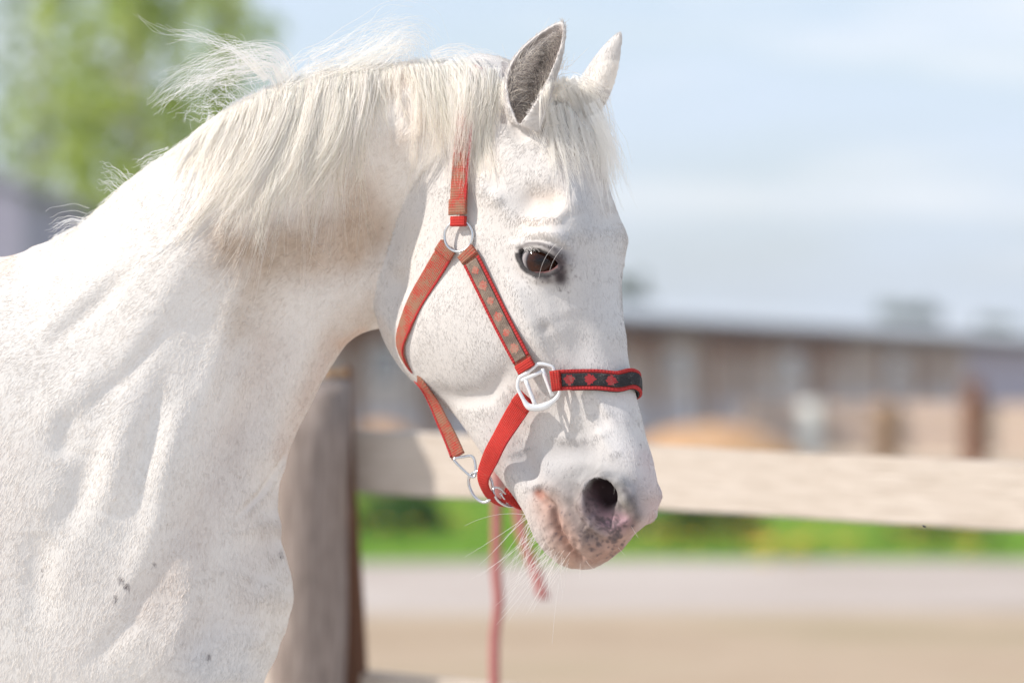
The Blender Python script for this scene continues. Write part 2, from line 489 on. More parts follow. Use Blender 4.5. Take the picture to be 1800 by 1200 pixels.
def field_all(p):
    h = head_field(p); b = body_field(p)
    # blend width: broad behind the ear and cheek, narrow along the jaw
    uv = to_uv(p)
    d2 = ((uv[..., 0] - 850) / 95) ** 2 + ((uv[..., 1] - 215) / 130) ** 2
    d3 = ((uv[..., 0] - 712) / 62) ** 2 + ((uv[..., 1] - 360) / 105) ** 2
    k = 7 + 55 * np.exp(-d2).astype(np.float32) + 48 * np.exp(-d3).astype(np.float32)
    return smin(h, b, k), h, b

def hit(u, v, w0=220, w1=-320, fn=None):
    ws = np.arange(w0, w1, -1.0)
    p = O(np.full(len(ws), u), np.full(len(ws), v), ws)
    f = (fn or (lambda q: field_all(q)[0]))(p)
    i = np.argmax(f < 0)
    if f[i] < 0: return p[i]
    i = int(np.argmin(f)); print('missed', u, v, float(f[i])); return p[i]

def on(u, v, lift=0.0):
    p = hit(u, v)
    return p + np.array([0, 0, lift])

EYE = hit(949, 457)
NOSE = hit(1062, 880)
print('eye', EYE, 'nose', NOSE)
e1 = np.array([66, 22]) / math.hypot(66, 22); e2 = np.array([e1[1], -e1[0]])
EYE_MID = np.array([949.0, 452.0])
def almond(uv):
    q = uv - EYE_MID
    x, y = q @ e1, q @ e2
    c, su, sl = 36.0, 10.0, 26.0
    Ru, Rl = (c * c + su * su) / (2 * su), (c * c + sl * sl) / (2 * sl)
    return np.maximum(np.sqrt(x * x + (y - (su - Ru)) ** 2) - Ru, np.sqrt(x * x + (y + (sl - Rl)) ** 2) - Rl)

near_base, near_tip = O(922, 222, 14), O(988, 40, 30)
l_n = (near_base - HEAD_O) @ L_AX
far_base = near_base - 2 * L_AX * l_n + F_AX * 4 + np.array([-10.0, 0, 0])
far_tip = O(1091, 60, -45)
EARS = [ear_points(near_base, near_tip, 46, (-20, 0, 0), (-0.42, -0.1, 0.9)),
        ear_points(far_base, far_tip, 34, (4, 8, 0), (0.66, -0.1, -0.6))]
from mathutils.kdtree import KDTree
def ear_field(P, pts, rad):
    lo, hi = pts.min(0) - 16, pts.max(0) + 16
    m = ((P > lo) & (P < hi)).all(-1)
    out = np.full(P.shape[:-1], 80.0, np.float32)
    idx = np.argwhere(m)
    if not len(idx): return out
    kd = KDTree(len(pts))
    for i, q in enumerate(pts): kd.insert(q, i)
    kd.balance()
    vals = np.empty(len(idx), np.float32)
    for i, q in enumerate(P[m]):
        _, j, d = kd.find(q)
        vals[i] = d - rad[j]
    out[m] = vals
    return out

def features(p, f):
    """eyes, nostrils and mouth cut into and built onto the head, both sides"""
    r = p - HEAD_O
    l = r @ L_AX
    pm = np.where((l < 0)[..., None], p - 2 * l[..., None] * L_AX, p)    # mirrored to the near side
    uv = to_uv(pm)
    near_eye = (np.abs(pm - EYE) < 110).all(-1)
    if near_eye.any():
        pe = pm[near_eye]; fe = f[near_eye]; al = almond(uv[near_eye]); dep = (pe - EYE) @ L_AX
        soft = np.exp(-(np.maximum(np.abs(al), 0) / 16) ** 2)
        fe = fe - 6.0 * np.exp(-((al - 9) / 9) ** 2) * (np.abs(dep) < 60)      # swollen lids
        fe = np.where(dep > -40, smax(fe, -(al + 1.0), 4), fe)
        f = f.copy(); f[near_eye] = fe
    nn = (np.abs(pm - NOSE) < 130).all(-1)
    if nn.any():
        q = pm[nn]; fn_ = f[nn]
        rim = [(1028, 915), (1022, 882), (1034, 854), (1060, 838), (1086, 846), (1106, 868), (1119, 900)]
        rad = [6, 9, 10, 9, 8, 9, 8]
        pts = [np.r_[np_, rr] for np_, rr in zip(RIM, rad)]
        fn_ = smin(fn_, cone_chain(q, pts), 14)
        fn_ = smax(fn_, -cone_chain(q, HOLE), 8)
        fn_ = smax(fn_, -cone_chain(q, BOWL), 7)
        f = f.copy(); f[nn] = fn_
    # wing of the far nostril
    wing = [np.r_[HEAD_O + a * A_AX + d * F_AX + s_ * L_AX, r_] for a, d, s_, r_ in ((420, 0, -46, 15), (464, -15, -52, 22))]
    ww = (np.abs(p - wing[1][:3]) < 110).all(-1)
    if ww.any():
        f = f.copy(); f[ww] = smin(f[ww], cone_chain(p[ww], wing), 9)
    return f

RIM = [on(u, v, lf) for u, v, lf in ((1030, 920, -1), (1023, 884, 3), (1035, 855, 4), (1060, 840, 4), (1086, 849, 3), (1106, 872, 2), (1117, 902, -1))]
INW = -L_AX * 0.9 - A_AX * 0.35
h0, h1, h2 = on(1056, 868), on(1060, 890), on(1081, 917)
HOLE = [np.r_[h2 + L_AX * 6, 12], np.r_[h1 + L_AX * 3, 21], np.r_[h0, 23], np.r_[h0 + INW * 30, 24], np.r_[h0 + INW * 60 - A_AX * 15, 18]]

BOWL = [np.r_[on(1074, 914) + L_AX * 7, 17], np.r_[on(1095, 906) + L_AX * 9, 19]]

def build_grid(lo, hi, h, coarse=False):
    ax = [np.arange(a, b, h) for a, b in zip(lo, hi)]
    shape = [len(a) for a in ax]
    out = np.empty(shape, np.float32); hd = None
    step = 24
    for i in range(0, shape[0], step):
        X, Y, W = np.meshgrid(ax[0][i:i + step], ax[1], ax[2], indexing='ij')
        P = np.stack([X, Y, W], -1)
        if coarse:
            f = body_field(P)
            grow = np.maximum(0, 760 - P[..., 1]) * 0.8          # the legs leave the trunk below the chest
            for lg in legs: f = smin(f, cone_chain(P, lg) + (grow if lg[0][0] > -1000 else 0), 60)
        else:
            f, _, _ = field_all(P)
            f = features(P, f)
            for k, (pts, rad) in enumerate(EARS):
                if ax[0][i] < pts[:, 0].max() + 20 and ax[0][min(i + step, shape[0]) - 1] > pts[:, 0].min() - 20:
                    f = smin(f, ear_field(P, pts, rad), 10)
        out[i:i + step] = f
    return out, np.array(lo, float)

FINE_LO, FINE_HI, FH = (-985.0, -640.0, -470.0), (330.0, 640.0, 150.0), 3.4
t = time.time()
G, org = build_grid(FINE_LO, FINE_HI, FH)
for axis in range(3):        # closed at the limits of the fine part, all outside the picture
    sl = [slice(None)] * 3
    for e in (0, -1):
        sl[axis] = e
        G[tuple(sl)] = np.maximum(G[tuple(sl)], 2.0)
hv, hf = surface_nets(G, org, FH)
hv = relax(hv, hf, 2, 0.5)

# relief picked from the picture: (line of positions, breadth, height), on the side turned to the camera
HEAD_RELIEF = [
    ([(785, 575)], 75, 9), ([(742, 682), (800, 702), (855, 696), (896, 650)], 15, -9), ([(850, 625)], 34, 4),
    ([(893, 480), (915, 530), (940, 590), (966, 645)], 13, 7), ([(1000, 545), (1018, 600), (1028, 650)], 22, -6), ([(958, 578)], 9, -3), ([(975, 520), (985, 560)], 14, -3),
    ([(935, 352), (962, 352)], 20, -13), ([(920, 384), (950, 391), (980, 384), (998, 360)], 8, 6), ([(925, 417), (952, 409), (982, 416), (1003, 440)], 9, 5),
    ([(1006, 320), (1012, 380)], 12, 5), ([(842, 325), (880, 362), (912, 398)], 15, 6), ([(876, 350)], 11, 5), ([(822, 250), (824, 330), (834, 400)], 11, -7), ([(850, 300), (848, 350)], 10, 4),
    ([(900, 430), (903, 470), (925, 500)], 10, -3), ([(935, 487), (962, 492)], 7, 3.5), ([(903, 438), (930, 423), (965, 424), (998, 440)], 4, -4), ([(912, 432), (940, 430), (975, 436)], 5, 3), ([(1062, 330), (1070, 380)], 16, -5),
    ([(1000, 685), (1010, 730), (1012, 765)], 8, 6), ([(1062, 765), (1078, 795)], 13, 6), ([(1035, 700), (1060, 740), (1085, 800)], 8, -3), ([(1045, 690), (1075, 735)], 7, 3),
    ([(915, 790), (928, 822), (942, 852)], 15, -11), ([(950, 795), (1010, 800), (1055, 812)], 24, -13), ([(975, 770), (1030, 775)], 10, 4),
    ([(944, 866), (972, 890), (978, 917), (988, 942), (1002, 965), (1020, 982), (1036, 988)], 5.0, -15), ([(945, 864)], 8, -6),
    ([(950, 900), (962, 940), (985, 975)], 14, 8), ([(990, 890), (1000, 920), (1015, 950), (1035, 970)], 12, 10), ([(960, 852), (985, 862), (1005, 885)], 10, 5),
    ([(1020, 925), (1045, 945), (1085, 935)], 9, -4), ([(1060, 960), (1085, 950), (1105, 935)], 10, 4), ([(1094, 868), (1104, 888), (1108, 908)], 8, 6), ([(1098, 928), (1118, 922)], 6, -4),
    ([(1022, 882), (1026, 905), (1040, 928), (1062, 941), (1090, 940), (1112, 930)], 5, 6), ([(1010, 885), (1016, 912), (1032, 938), (1058, 954), (1095, 951)], 6, -5), ([(1000, 850), (1012, 870), (1010, 900)], 7, -3), ([(1010, 925), (1030, 950), (1050, 962)], 5, 3), ([(965, 885), (968, 905)], 5, 3),
    ([(1118, 850), (1132, 890), (1128, 915)], 5, -5), ([(1046, 905), (1060, 915), (1082, 922)], 9, -5),
    ([(900, 215), (915, 240), (935, 232)], 10, -6), ([(870, 700), (905, 735), (925, 775)], 12, -3), ([(945, 690), (940, 740)], 15, 3),
]
BODY_RELIEF = [
    ([(64, 930), (70, 1010), (62, 1100)], 24, -7), ([(350, 640), (300, 790), (262, 940), (215, 1090)], 26, 7), ([(420, 700), (372, 830), (320, 980)], 24, -6), ([(180, 640), (120, 700), (60, 760)], 26, 5),
    ([(608, 500), (540, 620), (480, 745), (440, 850)], 24, 9), ([(545, 455), (475, 610), (425, 740), (392, 850)], 24, -6), ([(640, 455), (600, 560), (550, 650)], 14, -5),
    ([(558, 700), (505, 795), (458, 866), (420, 905)], 5, -5), ([(572, 690), (520, 790), (480, 860)], 9, 4), ([(520, 880), (500, 950), (470, 1010)], 26, 5), ([(430, 930), (450, 1010), (440, 1090)], 22, -7),
    ([(455, 430), (412, 540), (380, 640), (330, 770), (280, 900), (235, 1010)], 18, 5), ([(478, 430), (440, 545), (405, 645), (352, 775)], 18, -5),
    
    ([(236, 468), (165, 540), (90, 605)], 14, -6), ([(215, 440), (140, 520), (60, 590)], 20, 6), ([(330, 440), (280, 540), (200, 640)], 26, 5), ([(300, 560), (225, 660), (150, 720)], 14, -5),
    ([(120, 745), (112, 785)], 19, -6), ([(240, 690), (205, 800), (180, 900)], 30, 11), ([(165, 790), (140, 870), (98, 950)], 24, -8), ([(320, 700), (290, 800), (262, 880)], 16, 6), ([(290, 660), (250, 790), (240, 850)], 12, -4),
    
    ([(260, 1000), (230, 1090), (160, 1170)], 18, -6), ([(300, 930), (330, 1050), (300, 1180)], 24, 6), ([(380, 1000), (370, 1090), (320, 1180)], 20, -6),
    ([(700, 330), (690, 400), (680, 460)], 16, -5), ([(650, 150), (672, 158), (700, 172)], 9, -8), ([(740, 130), (715, 165), (690, 185)], 8, 5), ([(655, 230), (650, 300), (672, 350)], 14, -6), ([(720, 250), (735, 310)], 26, 6),
]
def lattice(p, cell, seed):
    """smooth value noise, -1..1"""
    r = np.random.default_rng(seed).uniform(-1, 1, (32, 32, 32))
    q = p / cell; i = np.floor(q).astype(int); f = q - i; f = f * f * (3 - 2 * f)
    o = np.zeros(len(p))
    for a in (0, 1):
        for b in (0, 1):
            for c in (0, 1):
                w = (f[:, 0] if a else 1 - f[:, 0]) * (f[:, 1] if b else 1 - f[:, 1]) * (f[:, 2] if c else 1 - f[:, 2])
                o += w * r[(i[:, 0] + a) % 32, (i[:, 1] + b) % 32, (i[:, 2] + c) % 32]
    return o

hn = vnormals(hv, hf)
if hn[np.argmax(hv[:, 0])][0] < 0: hf = hf[:, ::-1].copy(); hn = -hn
huv = to_uv(hv)
facing = np.clip((hn[:, 2] + 0.15) / 0.3, 0, 1)
on_head = np.empty(len(hv), bool)
for s0 in range(0, len(hv), 100000):
    sl = slice(s0, s0 + 100000)
    on_head[sl] = head_field(hv[sl]) < body_field(hv[sl]) + 2
shift = np.zeros(len(hv))
for strokes, mask in ((HEAD_RELIEF, on_head), (BODY_RELIEF, ~on_head)):
    for poly, sg, amp in strokes:
        pp = np.array(poly, float)
        m = mask & (facing > 0) & (huv[:, 0] > pp[:, 0].min() - 3 * sg) & (huv[:, 0] < pp[:, 0].max() + 3 * sg) & (huv[:, 1] > pp[:, 1].min() - 3 * sg) & (huv[:, 1] < pp[:, 1].max() + 3 * sg)
        d, t_ = seg_dist(huv[m], pp)
        ln_ = np.linalg.norm(np.diff(pp, axis=0), axis=1).sum()
        fade = 0.25 + 0.75 * np.sin(np.clip(2.6 * np.minimum(t_, 1 - t_), 0, 1) * 1.5708) if ln_ > 3.5 * sg else 1
        shift[m] += (1.0 if mask is on_head else 0.88) * amp * np.exp(-(d / sg) ** 2 * 0.7) * facing[m] * fade
# loose skin and small folds, slanting down the neck
sk = np.stack([(hv[:, 0] + hv[:, 1]) * 0.7, (hv[:, 1] - hv[:, 0]) * 0.7 * 0.35, hv[:, 2]], -1)
nk = lattice(sk, 34, 1) * 0.35 + lattice(sk, 13, 2) * 0.15
shift += np.where(on_head, 0.35, 1.0) * nk * np.clip((hv[:, 2] + 330) / 100, 0, 1)
muz = np.exp(-(np.maximum(np.linalg.norm((huv - (1040, 945)) / (75, 48), axis=1) - 0.6, 0) / 0.5) ** 2)
wr = np.stack([huv[:, 0] * 0.8 + huv[:, 1] * 0.5, huv[:, 1] * 0.5 - huv[:, 0] * 0.2, hv[:, 2]], -1)
shift += muz * (lattice(wr, 10, 3) * 2.6 + lattice(wr, 6, 4) * 2.2) * facing
hv = hv + hn * shift[:, None]
hv = relax(hv, hf, 1, 0.35)
fm = (on_head & (huv[:, 0] > 1118) & (huv[:, 1] > 815) & (huv[:, 1] < 950))
sm_v = relax(hv, hf, 14, 0.6)
hv[fm] = sm_v[fm]
hn = vnormals(hv, hf)
huv = to_uv(hv)
# height of the near surface over the picture plane
DEPTH = np.full(G.shape[:2], np.nan, np.float32)
neg = (G < 0)[:, :, ::-1]
has = neg.any(2)
DEPTH[has] = (org[2] + FH * (G.shape[2] - 1 - neg.argmax(2)))[has]
print('fine', len(hv), 'verts', round(time.time() - t, 1), 's'); t = time.time()
CH = 14.0
C, corg = build_grid((-2720.0, -640.0, -640.0), (100.0, GROUND_Y + 20, 180.0), CH, True)
cx = np.arange(-2720.0, 100.0, CH)[:, None, None]; cy = np.arange(-640.0, GROUND_Y + 20, CH)[None, :, None]
C = np.maximum(C, np.minimum(cx - (FINE_LO[0] + 12), (FINE_HI[1] - 12) - cy)).astype(np.float32)
for e in (0, -1): C[e] = np.maximum(C[e], 2); C[:, e] = np.maximum(C[:, e], 2); C[:, :, e] = np.maximum(C[:, :, e], 2)
cv, cf = surface_nets(C, np.array((-2720.0, -640.0, -640.0)), CH)
print('coarse', len(cv), round(time.time() - t, 1)); t = time.time()
del C
if vnormals(cv, cf)[np.argmax(cv[:, 0])][0] < 0: cf = cf[:, ::-1].copy()
# ------------------------------------------------------------------ the horse: coat, skin, eyes, hair
DV = DEPTH.copy()
bad = np.isnan(DV)
ii, jj = np.nonzero(~bad)
# outside the outline: carry the nearest edge height outward, a few cells at a time
for _ in range(60):
    if not bad.any(): break
    acc = np.zeros_like(DV); num = np.zeros_like(DV); src = np.where(bad, 0, DV); ok = (~bad).astype(np.float32)
    for dx, dy in ((1, 0), (-1, 0), (0, 1), (0, -1)):
        acc += np.roll(src, (dx, dy), (0, 1)); num += np.roll(ok, (dx, dy), (0, 1))
    new = bad & (num > 0)
    DV[new] = acc[new] / num[new] - 4
    bad &= ~new
DV[bad] = -200
for _ in range(3):
    DV = (DV + np.roll(DV, 1, 0) + np.roll(DV, -1, 0) + np.roll(DV, 1, 1) + np.roll(DV, -1, 1)) / 5
def near_w(x, y): return bilerp(DV, org[0], org[1], FH, x, y)
def lay(u, v, lift=0.0):
    """point on the near surface seen at (u, v), lifted towards the camera"""
    u = np.asarray(u, float); v = np.asarray(v, float)
    w = np.zeros(np.broadcast(u, v).shape)
    for _ in range(5):
        p = O(u, v, w); w = near_w(p[..., 0], p[..., 1])
    return O(u, v, w + lift)

WHITE = np.array([0.80, 0.75, 0.695])
PAINT = [ # line, breadth, colour, strength, head only
    ([(620, 400), (540, 425), (460, 445), (410, 430)], 54, (0.42, 0.305, 0.215), 0.95), ([(640, 330), (660, 410), (620, 440)], 34, (0.52, 0.38, 0.27), 0.60), ([(480, 450), (425, 570)], 38, (0.54, 0.43, 0.33), 0.6),  # tan dirt on the neck, with the mane's shade painted in
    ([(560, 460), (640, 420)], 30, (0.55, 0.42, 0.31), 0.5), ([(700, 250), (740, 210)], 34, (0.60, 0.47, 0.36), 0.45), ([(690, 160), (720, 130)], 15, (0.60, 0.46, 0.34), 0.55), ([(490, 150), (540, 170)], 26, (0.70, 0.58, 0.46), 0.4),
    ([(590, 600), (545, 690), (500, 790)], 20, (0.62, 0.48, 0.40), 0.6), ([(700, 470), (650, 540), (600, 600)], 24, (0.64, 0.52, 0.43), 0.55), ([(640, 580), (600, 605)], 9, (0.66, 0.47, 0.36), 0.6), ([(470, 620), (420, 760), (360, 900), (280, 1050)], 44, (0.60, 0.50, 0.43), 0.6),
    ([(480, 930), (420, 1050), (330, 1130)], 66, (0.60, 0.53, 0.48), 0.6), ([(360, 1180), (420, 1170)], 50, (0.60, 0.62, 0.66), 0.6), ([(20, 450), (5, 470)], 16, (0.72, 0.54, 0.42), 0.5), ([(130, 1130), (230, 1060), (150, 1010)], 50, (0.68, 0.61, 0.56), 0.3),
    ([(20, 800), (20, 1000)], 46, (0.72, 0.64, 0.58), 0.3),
    ([(945, 355), (975, 350)], 22, (0.62, 0.50, 0.41), 0.55), ([(925, 395), (965, 392)], 16, (0.72, 0.62, 0.54), 0.5), ([(870, 300), (860, 270)], 18, (0.66, 0.56, 0.46), 0.4), ([(730, 400), (710, 470)], 16, (0.70, 0.60, 0.50), 0.35), ([(668, 560), (690, 600)], 8, (0.70, 0.58, 0.48), 0.4),
    ([(1015, 330), (1040, 400)], 18, (0.45, 0.45, 0.47), 0.5), ([(990, 415), (1012, 470)], 18, (0.47, 0.46, 0.47), 0.55), ([(960, 530), (1020, 560), (1060, 640)], 50, (0.50, 0.50, 0.52), 0.5), ([(1030, 450), (1050, 540)], 36, (0.50, 0.50, 0.52), 0.45), ([(1070, 420), (1085, 560)], 22, (0.60, 0.60, 0.61), 0.5),  # grey skin of the face front, painted deeper to carry its shade
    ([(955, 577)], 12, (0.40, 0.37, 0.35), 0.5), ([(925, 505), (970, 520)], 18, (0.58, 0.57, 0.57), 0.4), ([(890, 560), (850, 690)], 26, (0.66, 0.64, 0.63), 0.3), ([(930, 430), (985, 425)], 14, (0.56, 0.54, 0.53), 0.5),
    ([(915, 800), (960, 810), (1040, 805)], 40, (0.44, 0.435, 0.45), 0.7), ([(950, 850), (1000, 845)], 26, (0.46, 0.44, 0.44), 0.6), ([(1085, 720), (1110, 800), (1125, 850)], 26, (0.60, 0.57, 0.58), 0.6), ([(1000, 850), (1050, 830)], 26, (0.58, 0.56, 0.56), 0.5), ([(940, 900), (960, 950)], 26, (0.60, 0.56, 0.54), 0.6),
    ([(1000, 880), (990, 850)], 22, (0.46, 0.44, 0.45), 0.5), ([(1000, 910), (1020, 940), (1060, 965)], 30, (0.50, 0.31, 0.25), 0.85), ([(1085, 955), (1110, 935)], 18, (0.58, 0.38, 0.32), 0.8), ([(950, 868), (973, 895), (980, 920), (990, 945), (1010, 975)], 7, (0.50, 0.20, 0.14), 0.85), ([(948, 866), (972, 890), (978, 917), (988, 942), (1002, 965), (1022, 982)], 3.3, (0.05, 0.018, 0.016), 0.95),
    ([(975, 960), (1005, 990)], 18, (0.52, 0.32, 0.22), 0.8), ([(1040, 988), (1075, 975), (1095, 962)], 8, (0.22, 0.12, 0.09), 0.8), ([(1128, 900), (1148, 885), (1140, 920)], 22, (0.56, 0.38, 0.36), 0.8), ([(1135, 800), (1150, 850)], 16, (0.58, 0.46, 0.46), 0.6),
    ([(1032, 900), (1050, 915), (1080, 922), (1098, 920)], 15, (0.60, 0.38, 0.40), 0.9), ([(1032, 885), (1036, 868)], 9, (0.30, 0.22, 0.25), 0.8), ([(1112, 880), (1121, 905), (1105, 925)], 8, (0.10, 0.09, 0.09), 0.85), ([(1100, 862), (1112, 880)], 6, (0.16, 0.15, 0.16), 0.8), ([(1098, 885), (1105, 905)], 7, (0.50, 0.46, 0.40), 0.7),
    ([(990, 880), (1015, 912)], 32, (0.43, 0.385, 0.365), 0.7), ([(1030, 836), (1085, 832)], 14, (0.52, 0.50, 0.50), 0.6), ([(1122, 860), (1130, 890)], 18, (0.50, 0.44, 0.45), 0.75), ([(945, 910), (965, 955)], 20, (0.50, 0.45, 0.43), 0.6), ([(1060, 700), (1090, 760)], 30, (0.62, 0.61, 0.61), 0.5), ([(900, 740), (960, 740)], 30, (0.60, 0.585, 0.58), 0.4),
    ([(945, 866), (952, 872)], 6, (0.45, 0.16, 0.11), 0.9),
    ([(979, 452), (985, 470), (984, 488)], 13, (0.11, 0.09, 0.10), 0.8), ([(984, 486)], 7, (0.02, 0.015, 0.015), 0.95), ([(972, 442), (1000, 452)], 12, (0.30, 0.28, 0.29), 0.6), ([(925, 470), (945, 486), (965, 492)], 6, (0.12, 0.10, 0.10), 0.8), ([(916, 436), (918, 452)], 4, (0.10, 0.08, 0.08), 0.7),
    ([(923, 429), (945, 428), (975, 438)], 3.2, (0.10, 0.08, 0.08), 0.75), ([(905, 440), (910, 480)], 9, (0.52, 0.48, 0.46), 0.5),
    ([(1095, 500), (1098, 540)], 5, (0.2, 0.16, 0.14), 0.4), ([(893, 180), (915, 150)], 10, (0.60, 0.56, 0.54), 0.3),
]
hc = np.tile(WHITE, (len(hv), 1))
hc *= (1 + 0.03 * lattice(hv, 60, 11) + 0.015 * lattice(hv, 15, 12))[:, None]
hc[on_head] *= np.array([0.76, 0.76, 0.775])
blot = 0.85 + 0.22 * lattice(hv, 36, 13) + 0.06 * lattice(hv, 10, 14)
vis = hn[:, 2] > -0.35
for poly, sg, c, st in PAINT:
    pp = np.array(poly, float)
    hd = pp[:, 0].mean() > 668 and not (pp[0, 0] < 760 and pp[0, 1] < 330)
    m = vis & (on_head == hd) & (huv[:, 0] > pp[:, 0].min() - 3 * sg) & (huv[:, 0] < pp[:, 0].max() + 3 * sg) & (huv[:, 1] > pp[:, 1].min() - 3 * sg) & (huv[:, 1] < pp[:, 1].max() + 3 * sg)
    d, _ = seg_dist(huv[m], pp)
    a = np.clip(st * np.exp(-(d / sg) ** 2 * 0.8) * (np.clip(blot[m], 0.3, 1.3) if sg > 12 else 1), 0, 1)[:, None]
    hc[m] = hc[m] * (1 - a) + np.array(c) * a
# thin-haired grey and pink skin of the muzzle
mz = np.exp(-(np.maximum(np.linalg.norm((huv - (1035, 895)) / (88, 82), axis=1) - 0.75, 0) / 0.35) ** 2) * on_head
mott = 1 + 0.16 * lattice(wr, 7, 61) + 0.12 * lattice(wr, 4.5, 62)
hc *= (1 - mz * (1 - np.clip(0.52 * mott, 0.28, 0.9)))[:, None]
lipz = (np.exp(-(seg_dist(huv, np.array([(955, 885), (985, 945), (1010, 985), (1060, 975), (1105, 945)], float))[0] / 26) ** 2) * on_head * 0.65)[:, None]
hc = hc * (1 - lipz) + np.array([0.44, 0.265, 0.205]) * lipz * np.clip(mott, 0.7, 1.3)[:, None]
# inside of the near ear, of the nostril and of the eye opening
bald = np.zeros(len(hv))
al_v = almond(huv)
near_e = np.abs(hv - EYE).max(1) < 60
lidw = np.where(huv[:, 1] > 455 + (huv[:, 0] - 949) * 0.3, 12.0, 5.5) + 1.5 * lattice(hv, 6, 71)
la = (near_e * np.clip((lidw - al_v) / 3.0, 0, 1))[:, None] * 0.93
hc = hc * (1 - la) + np.array([0.014, 0.011, 0.012]) * la
corner = near_e * np.exp(-(seg_dist(huv, np.array([(984, 452), (985, 470), (986, 490)], float))[0] / 11.5) ** 2)
ca_ = (corner * 0.92)[:, None]
hc = hc * (1 - ca_) + np.array([0.04, 0.03, 0.035]) * ca_
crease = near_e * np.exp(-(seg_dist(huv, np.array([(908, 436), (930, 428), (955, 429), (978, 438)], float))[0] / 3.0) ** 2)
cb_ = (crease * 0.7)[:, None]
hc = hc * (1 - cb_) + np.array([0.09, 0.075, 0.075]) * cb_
bald = np.maximum(bald, near_e * np.clip((18 - al_v) / 8, 0, 1))
pk = near_e & (al_v < 0.6) & (huv[:, 1] > 466)
hc[pk] = (0.16, 0.07, 0.07)
nd = seg_dist(huv, np.array([(1060, 866), (1068, 884), (1080, 902)], float))[0]
sel = (nd < 34) & (hn[:, 2] > -0.9)
dv_out = lay(huv[sel][:, 0], huv[sel][:, 1])
rimw = np.interp(huv[sel][:, 0], [1030, 1060, 1090, 1115], [RIM[1][2], RIM[3][2], RIM[4][2], RIM[6][2]])
dp = np.clip((rimw - hv[sel][:, 2] - 14) / 20, 0, 1)[:, None] * np.clip((33 - nd[sel]) / 10, 0, 1)[:, None]
hc[sel] = hc[sel] * (1 - dp) + np.array([0.030, 0.013, 0.015]) * dp
bald[sel] = np.maximum(bald[sel], np.clip(dp[:, 0] * 3, 0, 1))
mus = np.maximum(np.exp(-(np.maximum(np.linalg.norm((huv - (1050, 940)) / (70, 45), axis=1) - 0.8, 0) / 0.4) ** 2), np.exp(-(seg_dist(huv, np.array([(960, 880), (980, 930), (1005, 985)], float))[0] / 16) ** 2))
bald = np.maximum(bald, mus * on_head)
ringz = (np.exp(-(seg_dist(huv, np.array([(1048, 872), (1056, 895), (1078, 916)], float))[0] / 19) ** 2) * on_head * 0.85)[:, None]
hc = hc * (1 - ringz) + np.array([0.20, 0.115, 0.135]) * ringz
pinkz = (np.exp(-(seg_dist(huv, np.array([(1070, 918), (1098, 914)], float))[0] / 13) ** 2) * on_head * 0.8)[:, None]
hc = hc * (1 - pinkz) + np.array([0.40, 0.25, 0.28]) * pinkz
deepz = (np.exp(-(seg_dist(huv, np.array([(1060, 866), (1068, 884)], float))[0] / 15) ** 2) * on_head * 0.9)[:, None]
hc = hc * (1 - deepz) + np.array([0.03, 0.013, 0.015]) * deepz
# dark spots on the bare skin
srng = np.random.default_rng(31)
spots = []
for (cu_, cv_, su, sv, n, r0, r1) in ((1040, 885, 12, 16, 44, 0.5, 1.8), (1058, 918, 22, 10, 30, 0.5, 1.6), (1075, 925, 10, 14, 24, 0.6, 2.2), (1050, 950, 30, 14, 34, 0.5, 1.7), (970, 920, 14, 26, 26, 0.4, 1.1), (1010, 920, 20, 18, 26, 0.4, 1.1),
                                      (1080, 948, 12, 8, 12, 1.0, 3.0), (1115, 820, 18, 40, 14, 0.3, 0.9), (985, 470, 14, 18, 34, 0.4, 1.6), (925, 480, 20, 14, 26, 0.3, 1.0), (1097, 520, 3, 25, 10, 0.6, 1.6), (1122, 740, 8, 40, 10, 0.4, 1.0), (1075, 975, 18, 6, 14, 0.6, 2.0)):
    for _ in range(n):
        spots.append((srng.normal(cu_, su), srng.normal(cv_, sv), srng.uniform(r0, r1)))
spots += [(srng.normal(1072, 15), srng.normal(918, 8), srng.uniform(0.8, 2.4)) for _ in range(40)]
spots += [(1082, 943, 6), (1079, 950, 5), (1052, 956, 4), (1040, 965, 3), (1086, 938, 4), (213, 1018, 4), (222, 1030, 5), (203, 1050, 4), (272, 992, 3), (368, 1152, 3.5), (494, 972, 3), (74, 1003, 2.5)]
for su_, sv_, r in spots:
    m = (np.abs(huv[:, 0] - su_) < r + 4) & (np.abs(huv[:, 1] - sv_) < r + 4) & vis
    d = np.linalg.norm(huv[m] - (su_, sv_), axis=1)
    a = np.clip((r + 1.6 - d) / 2.2, 0, 1)[:, None] * 0.78
    hc[m] = hc[m] * (1 - a) + np.array([0.10, 0.075, 0.08]) * a
ear_in = np.zeros(len(hv), bool)
m = (hv[:, 1] < O(0, 232, 0)[1]) & (hv[:, 0] > O(880, 0, 0)[0]) & (hv[:, 0] < O(1000, 0, 0)[0])
axp = near_base + np.clip(((hv[m] - near_base) @ (near_tip - near_base)) / ((near_tip - near_base) @ (near_tip - near_base)), 0, 1)[:, None] * (near_tip - near_base) + np.array([-20, 0, 0]) * np.sin(math.pi * np.clip(((hv[m] - near_base) @ (near_tip - near_base)) / ((near_tip - near_base) @ (near_tip - near_base)), 0, 1))[:, None]
rad_v = axp - hv[m]
inn = ((rad_v * hn[m]).sum(1) > 0.25 * np.linalg.norm(rad_v, axis=1)) & (hv[m][:, 1] < O(0, 218, 0)[1])
mi = np.nonzero(m)[0][inn]
hc[mi] = np.array([0.44, 0.39, 0.365]) * (1 + 0.3 * lattice(hv[mi], 9, 21))[:, None]
dk = np.exp(-(seg_dist(huv[mi], np.array([(957, 88), (952, 118), (936, 138), (934, 160), (920, 188)], float))[0] / 6.5) ** 2)[:, None] * 0.85
